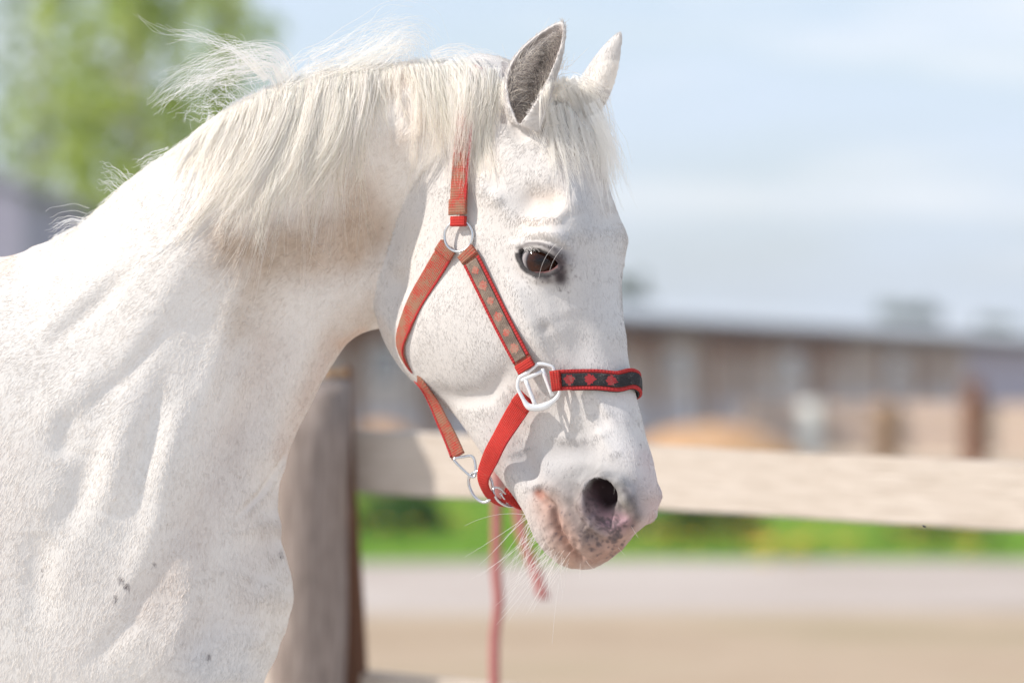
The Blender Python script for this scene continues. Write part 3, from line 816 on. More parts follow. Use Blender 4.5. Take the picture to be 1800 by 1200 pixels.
hc[mi] = hc[mi] * (1 - dk) + np.array([0.05, 0.04, 0.04]) * dk
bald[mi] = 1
hc = np.clip(hc, 0.01, 0.9)

skin = NT('horse_coat')
tint = skin.attr('tint').outputs['Color']
nz = skin.noise(skin.coord('Object', (1, 1, 1), (0, math.radians(40), 0)), 420, 3)
st = skin.noise(skin.coord('Object', (500, 500, 120), (0, math.radians(38), 0)), 1.0, 3)
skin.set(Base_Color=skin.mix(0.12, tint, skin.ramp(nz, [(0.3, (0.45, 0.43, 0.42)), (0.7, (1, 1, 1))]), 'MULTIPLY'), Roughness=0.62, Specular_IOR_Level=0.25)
skin.bump(skin.mix(0.6, nz, st), 0.30, 0.002)

horse = empty('horse', (0, 0, 0), 'white horse with lowered head, pale windblown mane and pink freckled muzzle', 'horse')
allv = np.concatenate([hv, cv]); allf = np.concatenate([hf, cf + len(hv)])
body = mesh_obj('body', to_world(allv), allf, skin.mat, horse)
def color_attr(me, cols, domain='POINT'):
    a = me.attributes.new('tint', 'FLOAT_COLOR', domain)
    a.data.foreach_set('color', np.concatenate([cols, np.ones((len(cols), 1))], 1).astype(np.float32).ravel())
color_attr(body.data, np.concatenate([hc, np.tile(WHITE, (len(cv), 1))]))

hair_mats = {}
def hair_mat(name, trans=0.25, rough=0.45, spec=0.3):
    h = NT(name)
    tn = h.attr('tint').outputs['Color']
    if name == 'long_hair':
        hb = h.n('ShaderNodeBsdfHairPrincipled', {'Color': tn, 'Roughness': 0.38, 'Radial Roughness': 0.5, 'Coat': 0.0, 'IOR': 1.32, 'Random Roughness': 0.15})
        hb.model = 'CHIANG'; hb.parametrization = 'COLOR'
        h.set(Base_Color=tn, Roughness=0.5, Specular_IOR_Level=0.1)
        tr = h.n('ShaderNodeBsdfTranslucent', {'Color': tn})
        df = h.n('ShaderNodeMixShader', {0: 0.4, 1: h.b.outputs[0], 2: tr.outputs[0]})
        h.link(h.n('ShaderNodeMixShader', {0: 0.42, 1: hb.outputs[0], 2: df.outputs[0]}).outputs[0], h.out.inputs['Surface'])
        return h.mat
    h.set(Base_Color=tn, Roughness=rough, Specular_IOR_Level=spec)
    tr = h.n('ShaderNodeBsdfTranslucent', {'Color': tn})
    mx = h.n('ShaderNodeMixShader', {0: trans, 1: h.b.outputs[0], 2: tr.outputs[0]})
    h.link(mx.outputs[0], h.out.inputs['Surface'])
    return h.mat

def hair_obj(name, pts, radius, tints, mat, parent):
    """pts (strands, points, 3) in model units, radius in the same units (strands, points)"""
    n, k = pts.shape[:2]
    cu = bpy.data.hair_curves.new(name)
    cu.add_curves([k] * n)
    cu.attributes['position'].data.foreach_set('vector', to_world(pts).astype(np.float32).ravel())
    r = cu.attributes.get('radius') or cu.attributes.new('radius', 'FLOAT', 'POINT')
    r.data.foreach_set('value', (np.broadcast_to(radius, (n, k)) * M).astype(np.float32).ravel())
    color_attr(cu, tints, 'CURVE')
    cu.materials.append(mat)
    o = bpy.data.objects.new(name, cu)
    col.objects.link(o)
    o.parent = parent
    return o

# short coat: hairs lying along the flow of the coat
FLOW = [(780, 420, -.25, 1), (700, 560, .1, 1), (800, 620, .35, 1), (900, 560, -.1, 1), (950, 560, .0, 1), (1020, 560, .15, 1), (1090, 560, .14, 1), (1050, 400, .1, 1), (1000, 330, -.1, 1), (930, 340, -.5, .8), (870, 330, -.6, .8),
        (1020, 720, .2, 1), (950, 740, .0, 1), (900, 800, .25, 1), (1050, 830, .5, .8), (980, 850, -.2, 1), (950, 920, .1, 1), (1100, 800, .1, 1), (860, 230, -.7, .6), (900, 120, -.3, -1), (960, 100, .3, -1),
        (700, 250, -.75, .6), (600, 300, -.8, .6), (500, 400, -.8, .6), (640, 450, -.6, .8), (560, 600, -.45, .9), (450, 500, -.75, .65), (350, 400, -.8, .6), (200, 420, -.85, .5), (480, 750, -.4, 1), (350, 700, -.5, .9), (200, 600, -.8, .6),
        (100, 560, -.9, .5), (100, 800, -.5, .9), (250, 850, -.35, 1), (400, 950, -.2, 1), (500, 1000, .0, 1), (60, 1050, -.3, 1), (250, 1100, -.5, .9), (420, 1150, -.3, 1), (740, 480, -.3, 1)]
FLOW = np.array(FLOW, float)
def flow_at(uv):
    out = np.zeros((len(uv), 2))
    for s0 in range(0, len(uv), 50000):
        q = uv[s0:s0 + 50000]
        wgt = 1 / (((q[:, None] - FLOW[None, :, :2]) ** 2).sum(-1) + 400) ** 1.5
        d = (wgt[..., None] * FLOW[None, :, 2:]).sum(1)
        out[s0:s0 + 50000] = d
    return out / np.maximum(np.linalg.norm(out, axis=1, keepdims=True), 1e-6)
fa, fb, fc, fd = (hv[hf[:, i]] for i in range(4))
farea = 0.5 * np.linalg.norm(np.cross(fc - fa, fd - fb), axis=1)
fn_z = hn[hf[:, 0], 2]
fuv = huv[hf[:, 0]]
fbald = bald[hf].max(1)
w_f = farea * (fn_z > -0.45) * (fuv[:, 0] > -200) * (fuv[:, 1] < 1400) * np.clip(1.0 - fbald * 1.08, 0, 1)
ear_f = (fuv[:, 1] < 200) & (fuv[:, 0] > 880) & (fuv[:, 0] < 1003)
N_COAT = 420000
pick = rng.choice(len(hf), N_COAT, p=w_f / w_f.sum())
ra, rb = rng.random(N_COAT), rng.random(N_COAT)
root = (fa[pick] * ((1 - ra) * (1 - rb))[:, None] + fb[pick] * (ra * (1 - rb))[:, None] + fc[pick] * (ra * rb)[:, None] + fd[pick] * ((1 - ra) * rb)[:, None])
nrm = hn[hf[pick, 0]]
ruv = fuv[pick]
fl = flow_at(ruv)
ang = 0.20 * lattice(root, 30, 41) + 0.10 * lattice(root, 9, 42) + rng.normal(0, 0.13, N_COAT)
ca, sa = np.cos(ang), np.sin(ang)
dirv = np.stack([fl[:, 0] * ca - fl[:, 1] * sa, fl[:, 0] * sa + fl[:, 1] * ca, np.zeros(N_COAT)], -1)
dirv -= nrm * (dirv * nrm).sum(1)[:, None]
dirv /= np.maximum(np.linalg.norm(dirv, axis=1, keepdims=True), 1e-6)
hd_r = on_head[hf[pick, 0]]
length = np.where(hd_r, 6.5, 8.5) * rng.uniform(0.6, 1.25, N_COAT)
length *= np.interp(np.linalg.norm((ruv - (1030, 900)) / (95, 85), axis=1), [0.6, 1.4], [0.5, 1.0])
length *= np.where(ear_f[pick], 1.3, 1)
lift0 = np.where(ear_f[pick], 0.32, np.where(hd_r, 0.13, 0.12)) * rng.uniform(0.5, 1.6, N_COAT) * np.clip(1 + 0.25 * lattice(root, 16, 43) + 0.34 * lattice(np.stack([root[:, 0] + 0.35 * root[:, 1], (root[:, 1] - 0.35 * root[:, 0]) * 0.38, root[:, 2]], -1), 4.4, 44), 0.1, 2.5)
tt = np.array([0, 0.35, 0.7, 1.0])
pts = root[:, None] - nrm[:, None] * 0.5 + (dirv[:, None] * (tt ** 1.0)[None, :, None] + nrm[:, None] * (lift0[:, None] * (tt * (1 - 0.45 * tt))[None])[..., None]) * length[:, None, None]
rootc = hc[hf[pick, 0]] * rng.uniform(0.965, 1.035, N_COAT)[:, None]
# the same coat, sparser, on the trunk and legs out of the picture
cn = vnormals(cv, cf)
ca4 = [cv[cf[:, i]] for i in range(4)]
c_area = 0.5 * np.linalg.norm(np.cross(ca4[2] - ca4[0], ca4[3] - ca4[1]), axis=1) * (cn[cf[:, 0], 2] > -0.4)
N_C = 240000
pk_c = rng.choice(len(cf), N_C, p=c_area / c_area.sum())
qa, qb = rng.random((N_C, 1)), rng.random((N_C, 1))
root_c = ca4[0][pk_c] * (1 - qa) * (1 - qb) + ca4[1][pk_c] * qa * (1 - qb) + ca4[2][pk_c] * qa * qb + ca4[3][pk_c] * (1 - qa) * qb
nrm_c = cn[cf[pk_c, 0]]
an_c = rng.normal(2.2, 0.22, N_C)
dir_c = np.stack([np.cos(an_c), np.sin(an_c), np.zeros(N_C)], -1)
dir_c -= nrm_c * (dir_c * nrm_c).sum(1)[:, None]
dir_c /= np.maximum(np.linalg.norm(dir_c, axis=1, keepdims=True), 1e-6)
len_c = rng.uniform(12, 22, N_C)
pts = np.concatenate([pts, root_c[:, None] + (dir_c[:, None] * tt[None, :, None] + nrm_c[:, None] * (0.07 * tt * (1 - 0.45 * tt))[None, :, None]) * len_c[:, None, None]])
rootc = np.concatenate([rootc, WHITE * rng.uniform(0.93, 1.03, (N_C, 1))])
coat = hair_obj('coat', pts, np.array([0.32, 0.30, 0.23, 0.08]), np.clip(rootc * 1.02 + 0.01, 0, 0.9), hair_mat('coat_hair', 0.12, 0.5), body)

# eyes
eyem = NT('eye_ball')
pos = eyem.coord('Object')
sep = eyem.n('ShaderNodeSeparateXYZ', {0: pos})
ex, ey = sep.outputs[0], sep.outputs[1]
rr = eyem.math('SQRT', eyem.math('ADD', eyem.math('MULTIPLY', ex, ex), eyem.math('MULTIPLY', ey, ey)))
pr = eyem.math('SQRT', eyem.math('ADD', eyem.math('POWER', eyem.math('MULTIPLY', ex, 0.62), 2.0), eyem.math('POWER', eyem.math('MULTIPLY', ey, 1.25), 2.0)))
rad_n = eyem.noise(eyem.coord('Object', (260, 260, 60)), 1.0, 3)
iris = eyem.mix(rad_n, (0.007, 0.002, 0.0015), (0.060, 0.016, 0.005))
iris = eyem.mix(eyem.math('MULTIPLY', eyem.math('SUBTRACT', rr, 0.0170), 300.0), iris, (0.012, 0.009, 0.012))
c1 = eyem.mix(eyem.ramp(pr, [(0.0062, (1, 1, 1)), (0.0085, (0, 0, 0))]), iris, (0.008, 0.004, 0.004))
c2 = eyem.mix(eyem.ramp(rr, [(0.0226, (0, 0, 0)), (0.0240, (1, 1, 1))]), c1, (0.46, 0.42, 0.42))
eyem.set(Base_Color=c2, Roughness=0.06, Specular_IOR_Level=0.30)
ER = 40.0
for sgn in (1, -1):
    c = EYE + np.array([5.0, 2.0, -38.5])
    look = np.array([-0.05, 0.02, 1.0])
    if sgn < 0:
        lc = (c - HEAD_O) @ L_AX; c = c - 2 * lc * L_AX; ll = look @ L_AX; look = look - 2 * ll * L_AX
    bm = bmesh.new()
    bmesh.ops.create_uvsphere(bm, u_segments=48, v_segments=32, radius=ER * M)
    me = bpy.data.meshes.new('eye'); bm.to_mesh(me); bm.free()
    me.polygons.foreach_set('use_smooth', np.ones(len(me.polygons), bool)); me.materials.append(eyem.mat)
    e = bpy.data.objects.new('eye', me); col.objects.link(e); e.parent = horse
    e.location = Vector(to_world(c))
    lw = Vector(to_world(look) - to_world(np.zeros(3)))
    e.rotation_euler = lw.to_track_quat('Z', 'Y').to_euler()
    if sgn > 0: near_eye_obj = e; EYE_C = c

# mane, forelock and whiskers
CREAM = np.array([0.97, 0.932, 0.87])
def strands(guide, n, wr, wt, depth=6.0, k=16, lenr=(0.65, 1.0), curl=3.0, on_surface=False):
    """n hairs round a guide (points in model units): spread wr at the root, wt at the tip"""
    g = resample(guide, k)
    t = np.linspace(0, 1, k)
    tan = np.gradient(g, axis=0); tan /= np.maximum(np.linalg.norm(tan, axis=1, keepdims=True), 1e-6)
    b = np.cross(tan, [0, 0, 1.0]); b /= np.maximum(np.linalg.norm(b, axis=1, keepdims=True), 1e-6)
    out = np.empty((n, k, 3))
    s = rng.normal(0, 0.62, (n, 1)); z = rng.normal(0, 0.5, (n, 1))
    L = rng.uniform(*lenr, n)
    wid = wr * (1 - t) + wt * t
    ph = rng.uniform(0, 6.28, (n, 2)); fq = rng.uniform(1.5, 5, (n, 2))
    wob = curl * t[None] * (np.sin(fq[:, :1] * t[None] * 3 + ph[:, :1]) + 0.5 * np.sin(fq[:, 1:] * t[None] * 6 + ph[:, 1:]))
    for i in range(n):
        tl = t * L[i]
        gi = np.stack([np.interp(tl, t, g[:, c]) for c in range(3)], -1); bi = np.stack([np.interp(tl, t, b[:, c]) for c in range(3)], -1)
        wi = np.interp(tl, t, wid)
        out[i] = gi + bi * (s[i] * wi + wob[i])[:, None] + np.array([0, 0, 1.0]) * (z[i] * depth * (0.4 + 0.6 * (1 - t)))[:, None]
    return out

def guide_on(pts):
    """(u, v, lift) points laid on the horse"""
    p = np.array(pts, float)
    return np.stack([lay(u, v, l) for u, v, l in p])

MK = 16
mane_parts, fore_parts = [], []
def falling(root_line, n, picks, lenscale=1.0, clump=26, spread=0.6, lift=(3, 16)):
    """hair falling over the near side from a line of roots; picks (u, density, du, dv, du_tip, dv_tip, length)"""
    pk = np.array(picks, float)
    line = resample(root_line, 200)
    dens = np.interp(line[:, 0], pk[:, 0], pk[:, 1]); dens /= dens.sum()
    nc = max(4, n // clump)
    ctr = rng.choice(200, nc, p=dens)
    cidx = rng.integers(0, nc, n)
    base = line[np.clip((ctr[cidx] + rng.normal(0, 2.6, n)).astype(int), 0, 199)] + rng.normal(0, [2, 4], (n, 2))
    cen = line[ctr[cidx]]
    f = [np.interp(base[:, 0], pk[:, 0], pk[:, c]) for c in range(2, 7)]
    cj = rng.normal(0, 1, (nc, 3))[cidx]
    ln = f[4] * lenscale * np.clip(1 + 0.26 * cj[:, 0], 0.4, 1.5) * rng.uniform(0.35, 1.05, n)
    
    lay_lift = np.clip(lift[0] + (lift[1] - lift[0]) * np.abs(cj[:, 2]) * 0.6, lift[0], lift[1] * 1.4) + rng.uniform(0, 4, n)
    uv = np.empty((n, MK, 2)); uv[:, 0] = base
    ph = rng.uniform(0, 6.28, n); fq = rng.uniform(2, 6, n)
    for k in range(1, MK):
        t = k / (MK - 1)
        du = f[0] * (1 - t) + f[2] * t + 0.17 * cj[:, 1] * t; dv = f[1] * (1 - t) + f[3] * t
        nn = np.sqrt(du * du + dv * dv)
        step = ln / (MK - 1)
        uv[:, k, 0] = uv[:, k - 1, 0] + du / nn * step + np.sin(ph + fq * t * 2) * 0.55 * t * spread * 2
        uv[:, k, 1] = uv[:, k - 1, 1] + dv / nn * step
        # hairs of a lock draw together towards its tip
        uv[:, k, 0] += (cen[:, 0] + (uv[:, k, 0] - base[:, 0]) - uv[:, k, 0]) * 0.07
    t = np.linspace(0, 1, MK)
    lf = lay_lift[:, None] * np.minimum(1, t[None] * 5 + 0.15) * (1 - 0.25 * t[None])
    return lay(uv[..., 0], uv[..., 1], lf)

crest = [(318, 262), (390, 202), (440, 172), (500, 148), (560, 130), (640, 117), (720, 108), (790, 112), (850, 124), (890, 145)]
MP = [(318, 0.25, -.5, .8, -.6, .9, 70), (380, 0.5, -.35, .9, -.55, .9, 150), (430, 0.9, -.15, 1, -.45, 1, 240), (480, 1.1, .0, 1, -.42, 1, 290), (540, 1.1, .05, 1, -.40, 1, 290), (600, 1.1, .0, 1, -.22, 1, 270), (640, 1.0, .0, 1, -.08, 1, 265),
      (668, 0.45, .1, 1, -.05, 1, 190), (700, 0.16, .2, 1, -.1, 1, 130), (735, 0.5, .35, 1, .0, 1, 200), (770, 1.0, .45, 1, .0, 1, 225), (810, 1.5, .35, 1, .02, 1, 215), (850, 1.1, .1, 1, -.1, 1, 170), (890, 0.6, -.3, 1, -.2, 1, 110)]
mane_parts.append(falling(crest, 5200, MP, 0.88, 22, 1.0, (1, 7)))
mane_parts.append(falling(crest, 3400, MP, 0.5, 14, 1.2, (2, 9)))
MP2 = [(p[0], p[1], p[2] - 0.35, p[3], p[4] + 0.22, p[5], p[6]) for p in MP]
mane_parts.append(falling(crest, 1300, MP2, 0.8, 11, 2.4, (5, 14)))
mane_parts.append(falling([(100, 420), (160, 386), (250, 305), (330, 250), (420, 180)], 1500, [(100, 1, -.9, .5, -.8, .7, 28), (420, 1, -.8, .6, -.7, .8, 60)], 1.0, 8, 0.5, (2, 6)))
for pts, n, wr, wt in (  # single locks seen in the picture
    ([(648, 118, 4), (652, 150, 12), (642, 200, 14), (632, 250, 12), (628, 300, 8), (612, 355, 5), (640, 392, 4)], 60, 14, 12), ([(560, 132, 4), (556, 180, 12), (535, 250, 12), (505, 310, 9), (470, 370, 6)], 80, 20, 14),
    ([(600, 122, 4), (610, 170, 12), (592, 240, 14), (560, 300, 10), (528, 345, 6), (500, 372, 4)], 90, 22, 14), ([(500, 150, 4), (505, 190, 12), (470, 270, 12), (420, 350, 8), (372, 410, 5)], 90, 24, 18),
    ([(480, 158, 4), (470, 210, 12), (440, 280, 12), (405, 330, 8), (345, 395, 5), (305, 440, 4)], 60, 22, 12), ([(450, 180, 4), (430, 240, 10), (385, 320, 10), (330, 400, 6), (250, 465, 4)], 34, 16, 10),
    ([(620, 122, 4), (616, 200, 12), (604, 270, 10), (596, 330, 7), (598, 390, 4)], 60, 12, 12), ([(655, 124, 5), (668, 150, 10), (676, 180, 7), (682, 200, 4)], 24, 8, 6), ([(742, 108, 5), (738, 180, 10), (734, 260, 9), (728, 320, 6), (722, 362, 4)], 40, 16, 16),
    ([(780, 112, 6), (806, 150, 16), (812, 220, 18), (808, 290, 16), (800, 330, 12)], 110, 26, 22), ([(800, 112, 6), (830, 150, 16), (838, 220, 16), (834, 280, 12), (826, 345, 8)], 100, 22, 22), ([(735, 106, 6), (765, 160, 12), (768, 240, 12), (752, 310, 8), (740, 345, 5)], 60, 26, 22),
    ([(812, 112, 8), (826, 140, 24), (828, 190, 25), (822, 250, 22), (818, 300, 18)], 120, 22, 20), ([(838, 114, 8), (836, 140, 24), (832, 180, 24), (820, 240, 20), (808, 290, 18)], 90, 30, 24), ([(850, 118, 8), (846, 150, 22), (836, 200, 22), (826, 260, 18)], 90, 26, 24),
    ([(850, 125, 5), (862, 170, 10), (856, 230, 8), (848, 270, 5)], 80, 26, 22), ([(540, 360, 3), (548, 400, 5), (560, 430, 4), (590, 455, 3)], 8, 14, 24), ([(440, 350, 4), (455, 400, 6), (462, 440, 5), (470, 468, 4)], 30, 16, 8)):
    mane_parts.append(strands(guide_on(pts), n, wr, wt, 7, MK))
def free(pts):
    """points over the crest, in the middle surface of the neck unless given"""
    return np.stack([O(p[0], p[1], p[2] if len(p) > 2 else float(wc_fn(np.array([[p[0], p[1]]], float))[0]) + 10) for p in pts])
for pts, n, wr, wt, cl in (  # hair lifted off the crest by the wind
    ([(500, 150), (486, 112), (450, 99), (380, 114), (312, 146), (258, 192)], 45, 18, 23, 6), ([(505, 152), (480, 118), (425, 126), (360, 140), (300, 170), (262, 190)], 40, 20, 17, 6), ([(510, 146), (484, 96), (440, 98), (400, 108), (350, 128), (320, 148)], 30, 18, 34, 8),
    ([(470, 140), (432, 96), (402, 82), (345, 63), (302, 58), (262, 38), (224, 0)], 6, 7, 5, 5), ([(470, 140), (430, 96), (400, 80), (350, 62), (312, 58), (290, 58)], 23, 10, 17, 6), ([(440, 175), (404, 158), (380, 160), (350, 175), (322, 186)], 10, 18, 27, 8),
    ([(445, 175), (420, 150), (395, 120), (372, 100)], 9, 26, 51, 10), ([(430, 110), (420, 85), (412, 62), (408, 44)], 4, 15, 17, 6), ([(450, 110), (442, 88), (452, 72)], 4, 10, 13, 6), ([(400, 196), (365, 180), (345, 200)], 23, 39, 51, 10), ([(380, 212), (345, 225), (330, 240)], 18, 26, 44, 8),
    ([(215, 335), (195, 322), (168, 318)], 18, 16, 30, 3), ([(240, 315), (220, 304), (204, 290)], 8, 14, 20, 3), ([(150, 392), (118, 390), (80, 410)], 20, 16, 22, 2), ([(300, 270), (262, 285), (228, 304)], 12, 14, 16, 3),
    ([(560, 132), (600, 112), (650, 84), (700, 60), (736, 62), (750, 92)], 50, 39, 40, 10), ([(600, 126), (650, 100), (700, 70), (735, 72), (752, 100)], 60, 28, 27, 8), ([(620, 122), (680, 96), (716, 76), (742, 88), (756, 112)], 70, 31, 30, 8), ([(560, 134), (620, 118), (670, 110), (720, 96), (760, 116)], 60, 23, 34, 7),
    ([(640, 118), (680, 70), (710, 46), (722, 40)], 12, 39, 34, 10), ([(500, 150), (540, 118), (590, 108), (640, 112)], 65, 20, 27, 7), ([(760, 104), (800, 96), (850, 112), (885, 135)], 45, 18, 34, 6)):
    mane_parts.append(strands(free(pts), n, wr, wt, 30, MK, (0.6, 1.0), cl))
mane = np.concatenate(mane_parts)
rt = np.linspace(0, 1, MK)
mane_tint = CREAM * rng.uniform(0.90, 1.03, (len(mane), 1)) * np.array([1, 1, 1]) + rng.normal(0, 0.012, (len(mane), 3)) + np.array([0.0, -0.025, -0.06]) * (rng.random((len(mane), 1)) < 0.25)
long_hair = hair_mat('long_hair', 0.70, 0.40)
hair_obj('mane', mane, 0.42 * (1 - 0.6 * rt) * rng.uniform(0.7, 1.2, (len(mane), 1)), np.clip(mane_tint, 0.1, 0.98), long_hair, horse)

fore_parts.append(falling([(950, 150), (985, 142), (1020, 150), (1052, 182)], 1700, [(950, 1, -.05, 1, .0, 1, 110), (985, 1, .15, 1, .25, 1, 165), (1020, 1, .3, 1, .30, 1, 190), (1052, .7, .3, 1, .3, 1, 120)], 1.0, 24, 0.5, (3, 16)))
for pts, n, wr, wt in (([(985, 150, 6), (1004, 190, 14), (1030, 245, 14), (1052, 318, 8)], 110, 34, 26), ([(1010, 150, 6), (1034, 200, 14), (1054, 255, 12), (1062, 322, 8)], 90, 24, 18), ([(960, 190, 5), (972, 230, 12), (996, 275, 10), (1026, 318, 6)], 60, 30, 26),
    ([(975, 205, 5), (950, 235, 9), (930, 265, 5)], 16, 16, 18), ([(1040, 170, 5), (1050, 210, 16), (1046, 262, 12), (1036, 310, 6)], 60, 22, 30), ([(1000, 145, 6), (1030, 160, 14), (1052, 178, 14), (1062, 190, 10)], 90, 16, 22)):
    fore_parts.append(strands(guide_on(pts), n, wr, wt, 8, MK))
for pts, n, wr, wt in (([(1040, 180, 10), (1062, 225, 8), (1080, 268, 6), (1096, 325, 4)], 26, 14, 16), ([(1048, 200, 8), (1068, 245, 4), (1082, 285, 0), (1084, 318, 0)], 34, 14, 18), ([(1045, 190, 8), (1070, 220, 4), (1090, 270, 0), (1106, 345, 0)], 7, 10, 18), ([(1050, 215, 6), (1062, 250, 4), (1068, 290, 2), (1070, 335, 0)], 40, 10, 14)):
    fore_parts.append(strands(free(pts), n, wr, wt, 14, MK, (0.6, 1.0), 3))
fore = np.concatenate(fore_parts)
hair_obj('forelock', fore, 0.40 * (1 - 0.6 * rt) * rng.uniform(0.7, 1.2, (len(fore), 1)), np.clip(CREAM * rng.uniform(0.92, 1.02, (len(fore), 1)), 0.1, 0.98), long_hair, horse)

# hair inside the near ear and round its foot
k_e = 8
n_e = 2200
te = rng.random(n_e); se = rng.choice([-1, 1], n_e)
eb = near_base + (near_tip - near_base) * (0.05 + 0.85 * te)[:, None] + np.array([-20, 0, 0]) * np.sin(math.pi * te)[:, None]
exa = np.cross(near_tip - near_base, [0, 0, 1.0]); exa /= np.linalg.norm(exa)
ro = eb + exa * (se * rng.uniform(4, 34, n_e) * np.sin(math.pi * np.clip(te * 0.85 + 0.12, 0, 1)) ** 0.6)[:, None] + np.array([0, 0, 1.0]) * rng.uniform(-22, 4, n_e)[:, None]
dd = -exa * se[:, None] * 0.5 + (near_tip - near_base) / np.linalg.norm(near_tip - near_base) * rng.normal(0.55, 0.35, n_e)[:, None] + np.array([0, 0, 0.35])
le = rng.uniform(10, 34, n_e)
tq = np.linspace(0, 1, k_e)
ep = ro[:, None] + dd[:, None] * (le[:, None] * tq)[..., None] + np.array([0, 1, 0]) * (le[:, None] * 0.35 * tq ** 2)[..., None] + rng.normal(0, 1.0, (n_e, k_e, 3)) * tq[None, :, None]
et = np.where((rng.random(n_e) < 0.55)[:, None], [[0.34, 0.30, 0.28]], [[0.74, 0.66, 0.58]]) * rng.uniform(0.7, 1.1, (n_e, 1))
sd = seg_dist(to_uv(ro), np.array([(957, 88), (952, 118), (936, 138), (934, 160), (920, 188)], float))[0]
et *= (1 - 0.8 * np.exp(-(sd / 8.0) ** 2))[:, None]
n_l = 220
tl_ = rng.random(n_l)
rl = near_base + (near_tip - near_base) * (0.04 + 0.62 * tl_)[:, None] + np.array([-20, 0, 0]) * np.sin(math.pi * tl_)[:, None] + exa * (rng.choice([-1, 1], n_l, p=[.65, .35]) * rng.uniform(22, 40, n_l))[:, None] + np.array([0, 0, 4.0])
dl = np.stack([rng.normal(0.15, 0.35, n_l), rng.normal(-0.75, 0.3, n_l), rng.normal(0.35, 0.15, n_l)], -1)
ll_ = rng.uniform(14, 42, n_l)
el = rl[:, None] + dl[:, None] * (ll_[:, None] * tq)[..., None] + np.stack([rng.normal(0.1, 0.4, n_l), rng.normal(0, 0.3, n_l), -0.2 * np.ones(n_l)], -1)[:, None] * (ll_[:, None] * tq ** 2)[..., None]
ep = np.concatenate([ep, el]); et = np.concatenate([et, np.tile([0.88, 0.80, 0.70], (n_l, 1))]); n_e += n_l
hair_obj('ear_hair', ep, np.broadcast_to(0.36 * (1 - 0.6 * tq), (n_e, k_e)), et, long_hair, horse)

# whiskers on chin and muzzle, eyelashes
wl = []
for _ in range(64):
    u, v = (rng.uniform(926, 1000), 0)
    v = np.interp(u, [926, 940, 957, 980, 1000], [900, 940, 964, 984, 994]) - rng.uniform(0, 26)
    p0 = lay(u + 4, v, 0)
    a = rng.normal(2.25, 0.22); L = rng.uniform(40, 125)
    d = np.array([math.cos(a), math.sin(a), rng.normal(0.1, 0.3)])
    t = np.linspace(0, 1, MK)[:, None]
    wl.append(p0 + d * L * t + np.array([rng.normal(-0.02, 0.16), rng.normal(0.12, 0.12), 0]) * L * t ** 2)
for (u, v), (u2, v2), bend in (((928, 905), (816, 924), (0, -10)), ((1064, 838), (1079, 868), (6, -4)), ((1147, 893), (1156, 908), (2, 0)), ((1020, 990), (1019, 1016), (0, 0)), ((1030, 985), (1050, 1002), (0, 3)), ((1085, 960), (1098, 975), (0, 0)), ((1110, 925), (1122, 945), (0, 0))):
    p0 = lay(u, v, 1); p1 = O(u2, v2, p0[2] + 12); t = np.linspace(0, 1, MK)[:, None]
    wl.append(p0 + (p1 - p0) * t + np.array([bend[0], bend[1], 0]) * 4 * t * (1 - t))
wl = np.array(wl)
hair_obj('whiskers', wl, np.broadcast_to(0.44 * (1 - 0.7 * rt), (len(wl), MK)), np.tile([0.80, 0.72, 0.66], (len(wl), 1)) * rng.uniform(0.85, 1.05, (len(wl), 1)), long_hair, horse)
ls = []
for t0 in np.linspace(0, 1, 46):
    u = np.interp(t0, [0, .3, .6, 1], [920, 936, 952, 973]); v = np.interp(t0, [0, .3, .6, 1], [436, 432, 434, 442])
    p0 = O(u, v, EYE[2] + 3)
    d = np.array([0.35 + 0.3 * rng.normal(), 0.75, 0.55]); d /= np.linalg.norm(d)
    t = np.linspace(0, 1, MK)[:, None]
    ls.append(p0 + d * rng.uniform(9, 16) * t + np.array([0.25, -0.25, 0.1]) * 6 * t ** 2)
for (u, v), (u2, v2), (cu_, cv_) in (((978, 428), (947, 490), (-9, -5)), ((993, 432), (966, 476), (-5, -4)), ((940, 486), (934, 492), (0, 0))):
    p0 = lay(u, v, 2); p1 = O(u2, v2, p0[2] + 16); t = np.linspace(0, 1, MK)[:, None]
    ls.append(p0 + (p1 - p0) * t + np.array([cu_, cv_, 6]) * 4 * t * (1 - t) * 0.6)
ls = np.array(ls)
o = hair_obj('eyelashes', ls, np.broadcast_to(0.5 * (1 - 0.6 * rt), (len(ls), MK)), np.tile([0.82, 0.78, 0.74], (len(ls), 1)), long_hair, horse)
print('horse done', round(time.time() - T0, 1))
# ------------------------------------------------------------------ the halter
def webbing(name, base, dirt, dirt_col, rib=0.0034, dark_edge=0.0):
    m = NT(name)
    a = m.n('ShaderNodeSeparateXYZ', {0: m.attr('strap').outputs['Vector']})
    s, c = a.outputs[0], a.outputs[1]
    n1 = m.noise(m.coord('Object'), 60, 4, 0.6)
    n2 = m.noise(m.coord('Object'), 700, 2, 0.6)
    wave = m.math('SINE', m.math('MULTIPLY', s, 6.2832 / rib))
    cross = m.math('SINE', m.math('MULTIPLY', c, 34.0))
    msk = m.math('ADD', m.math('MULTIPLY', n1, 0.60), m.math('MULTIPLY', n2, 0.62))
    msk = m.math('ADD', msk, m.math('MULTIPLY', wave, 0.05))
    fac = m.ramp(msk, [(max(0.0, 0.92 - dirt), (0, 0, 0)), (min(1.0, 1.12 - dirt), (0.9, 0.9, 0.9))])
    red = m.mix(m.noise(m.coord('Object'), 180, 3), tuple(x * 0.78 for x in base), tuple(min(1, x * 1.18) for x in base))
    m.set(Base_Color=m.mix(fac, red, dirt_col), Roughness=0.8, Specular_IOR_Level=0.2)
    hgt = m.math('ADD', m.math('MULTIPLY', wave, 0.5), m.math('MULTIPLY', m.math('MULTIPLY', cross, n2), 0.8))
    m.bump(hgt, 0.45, 0.0012)
    return m.mat
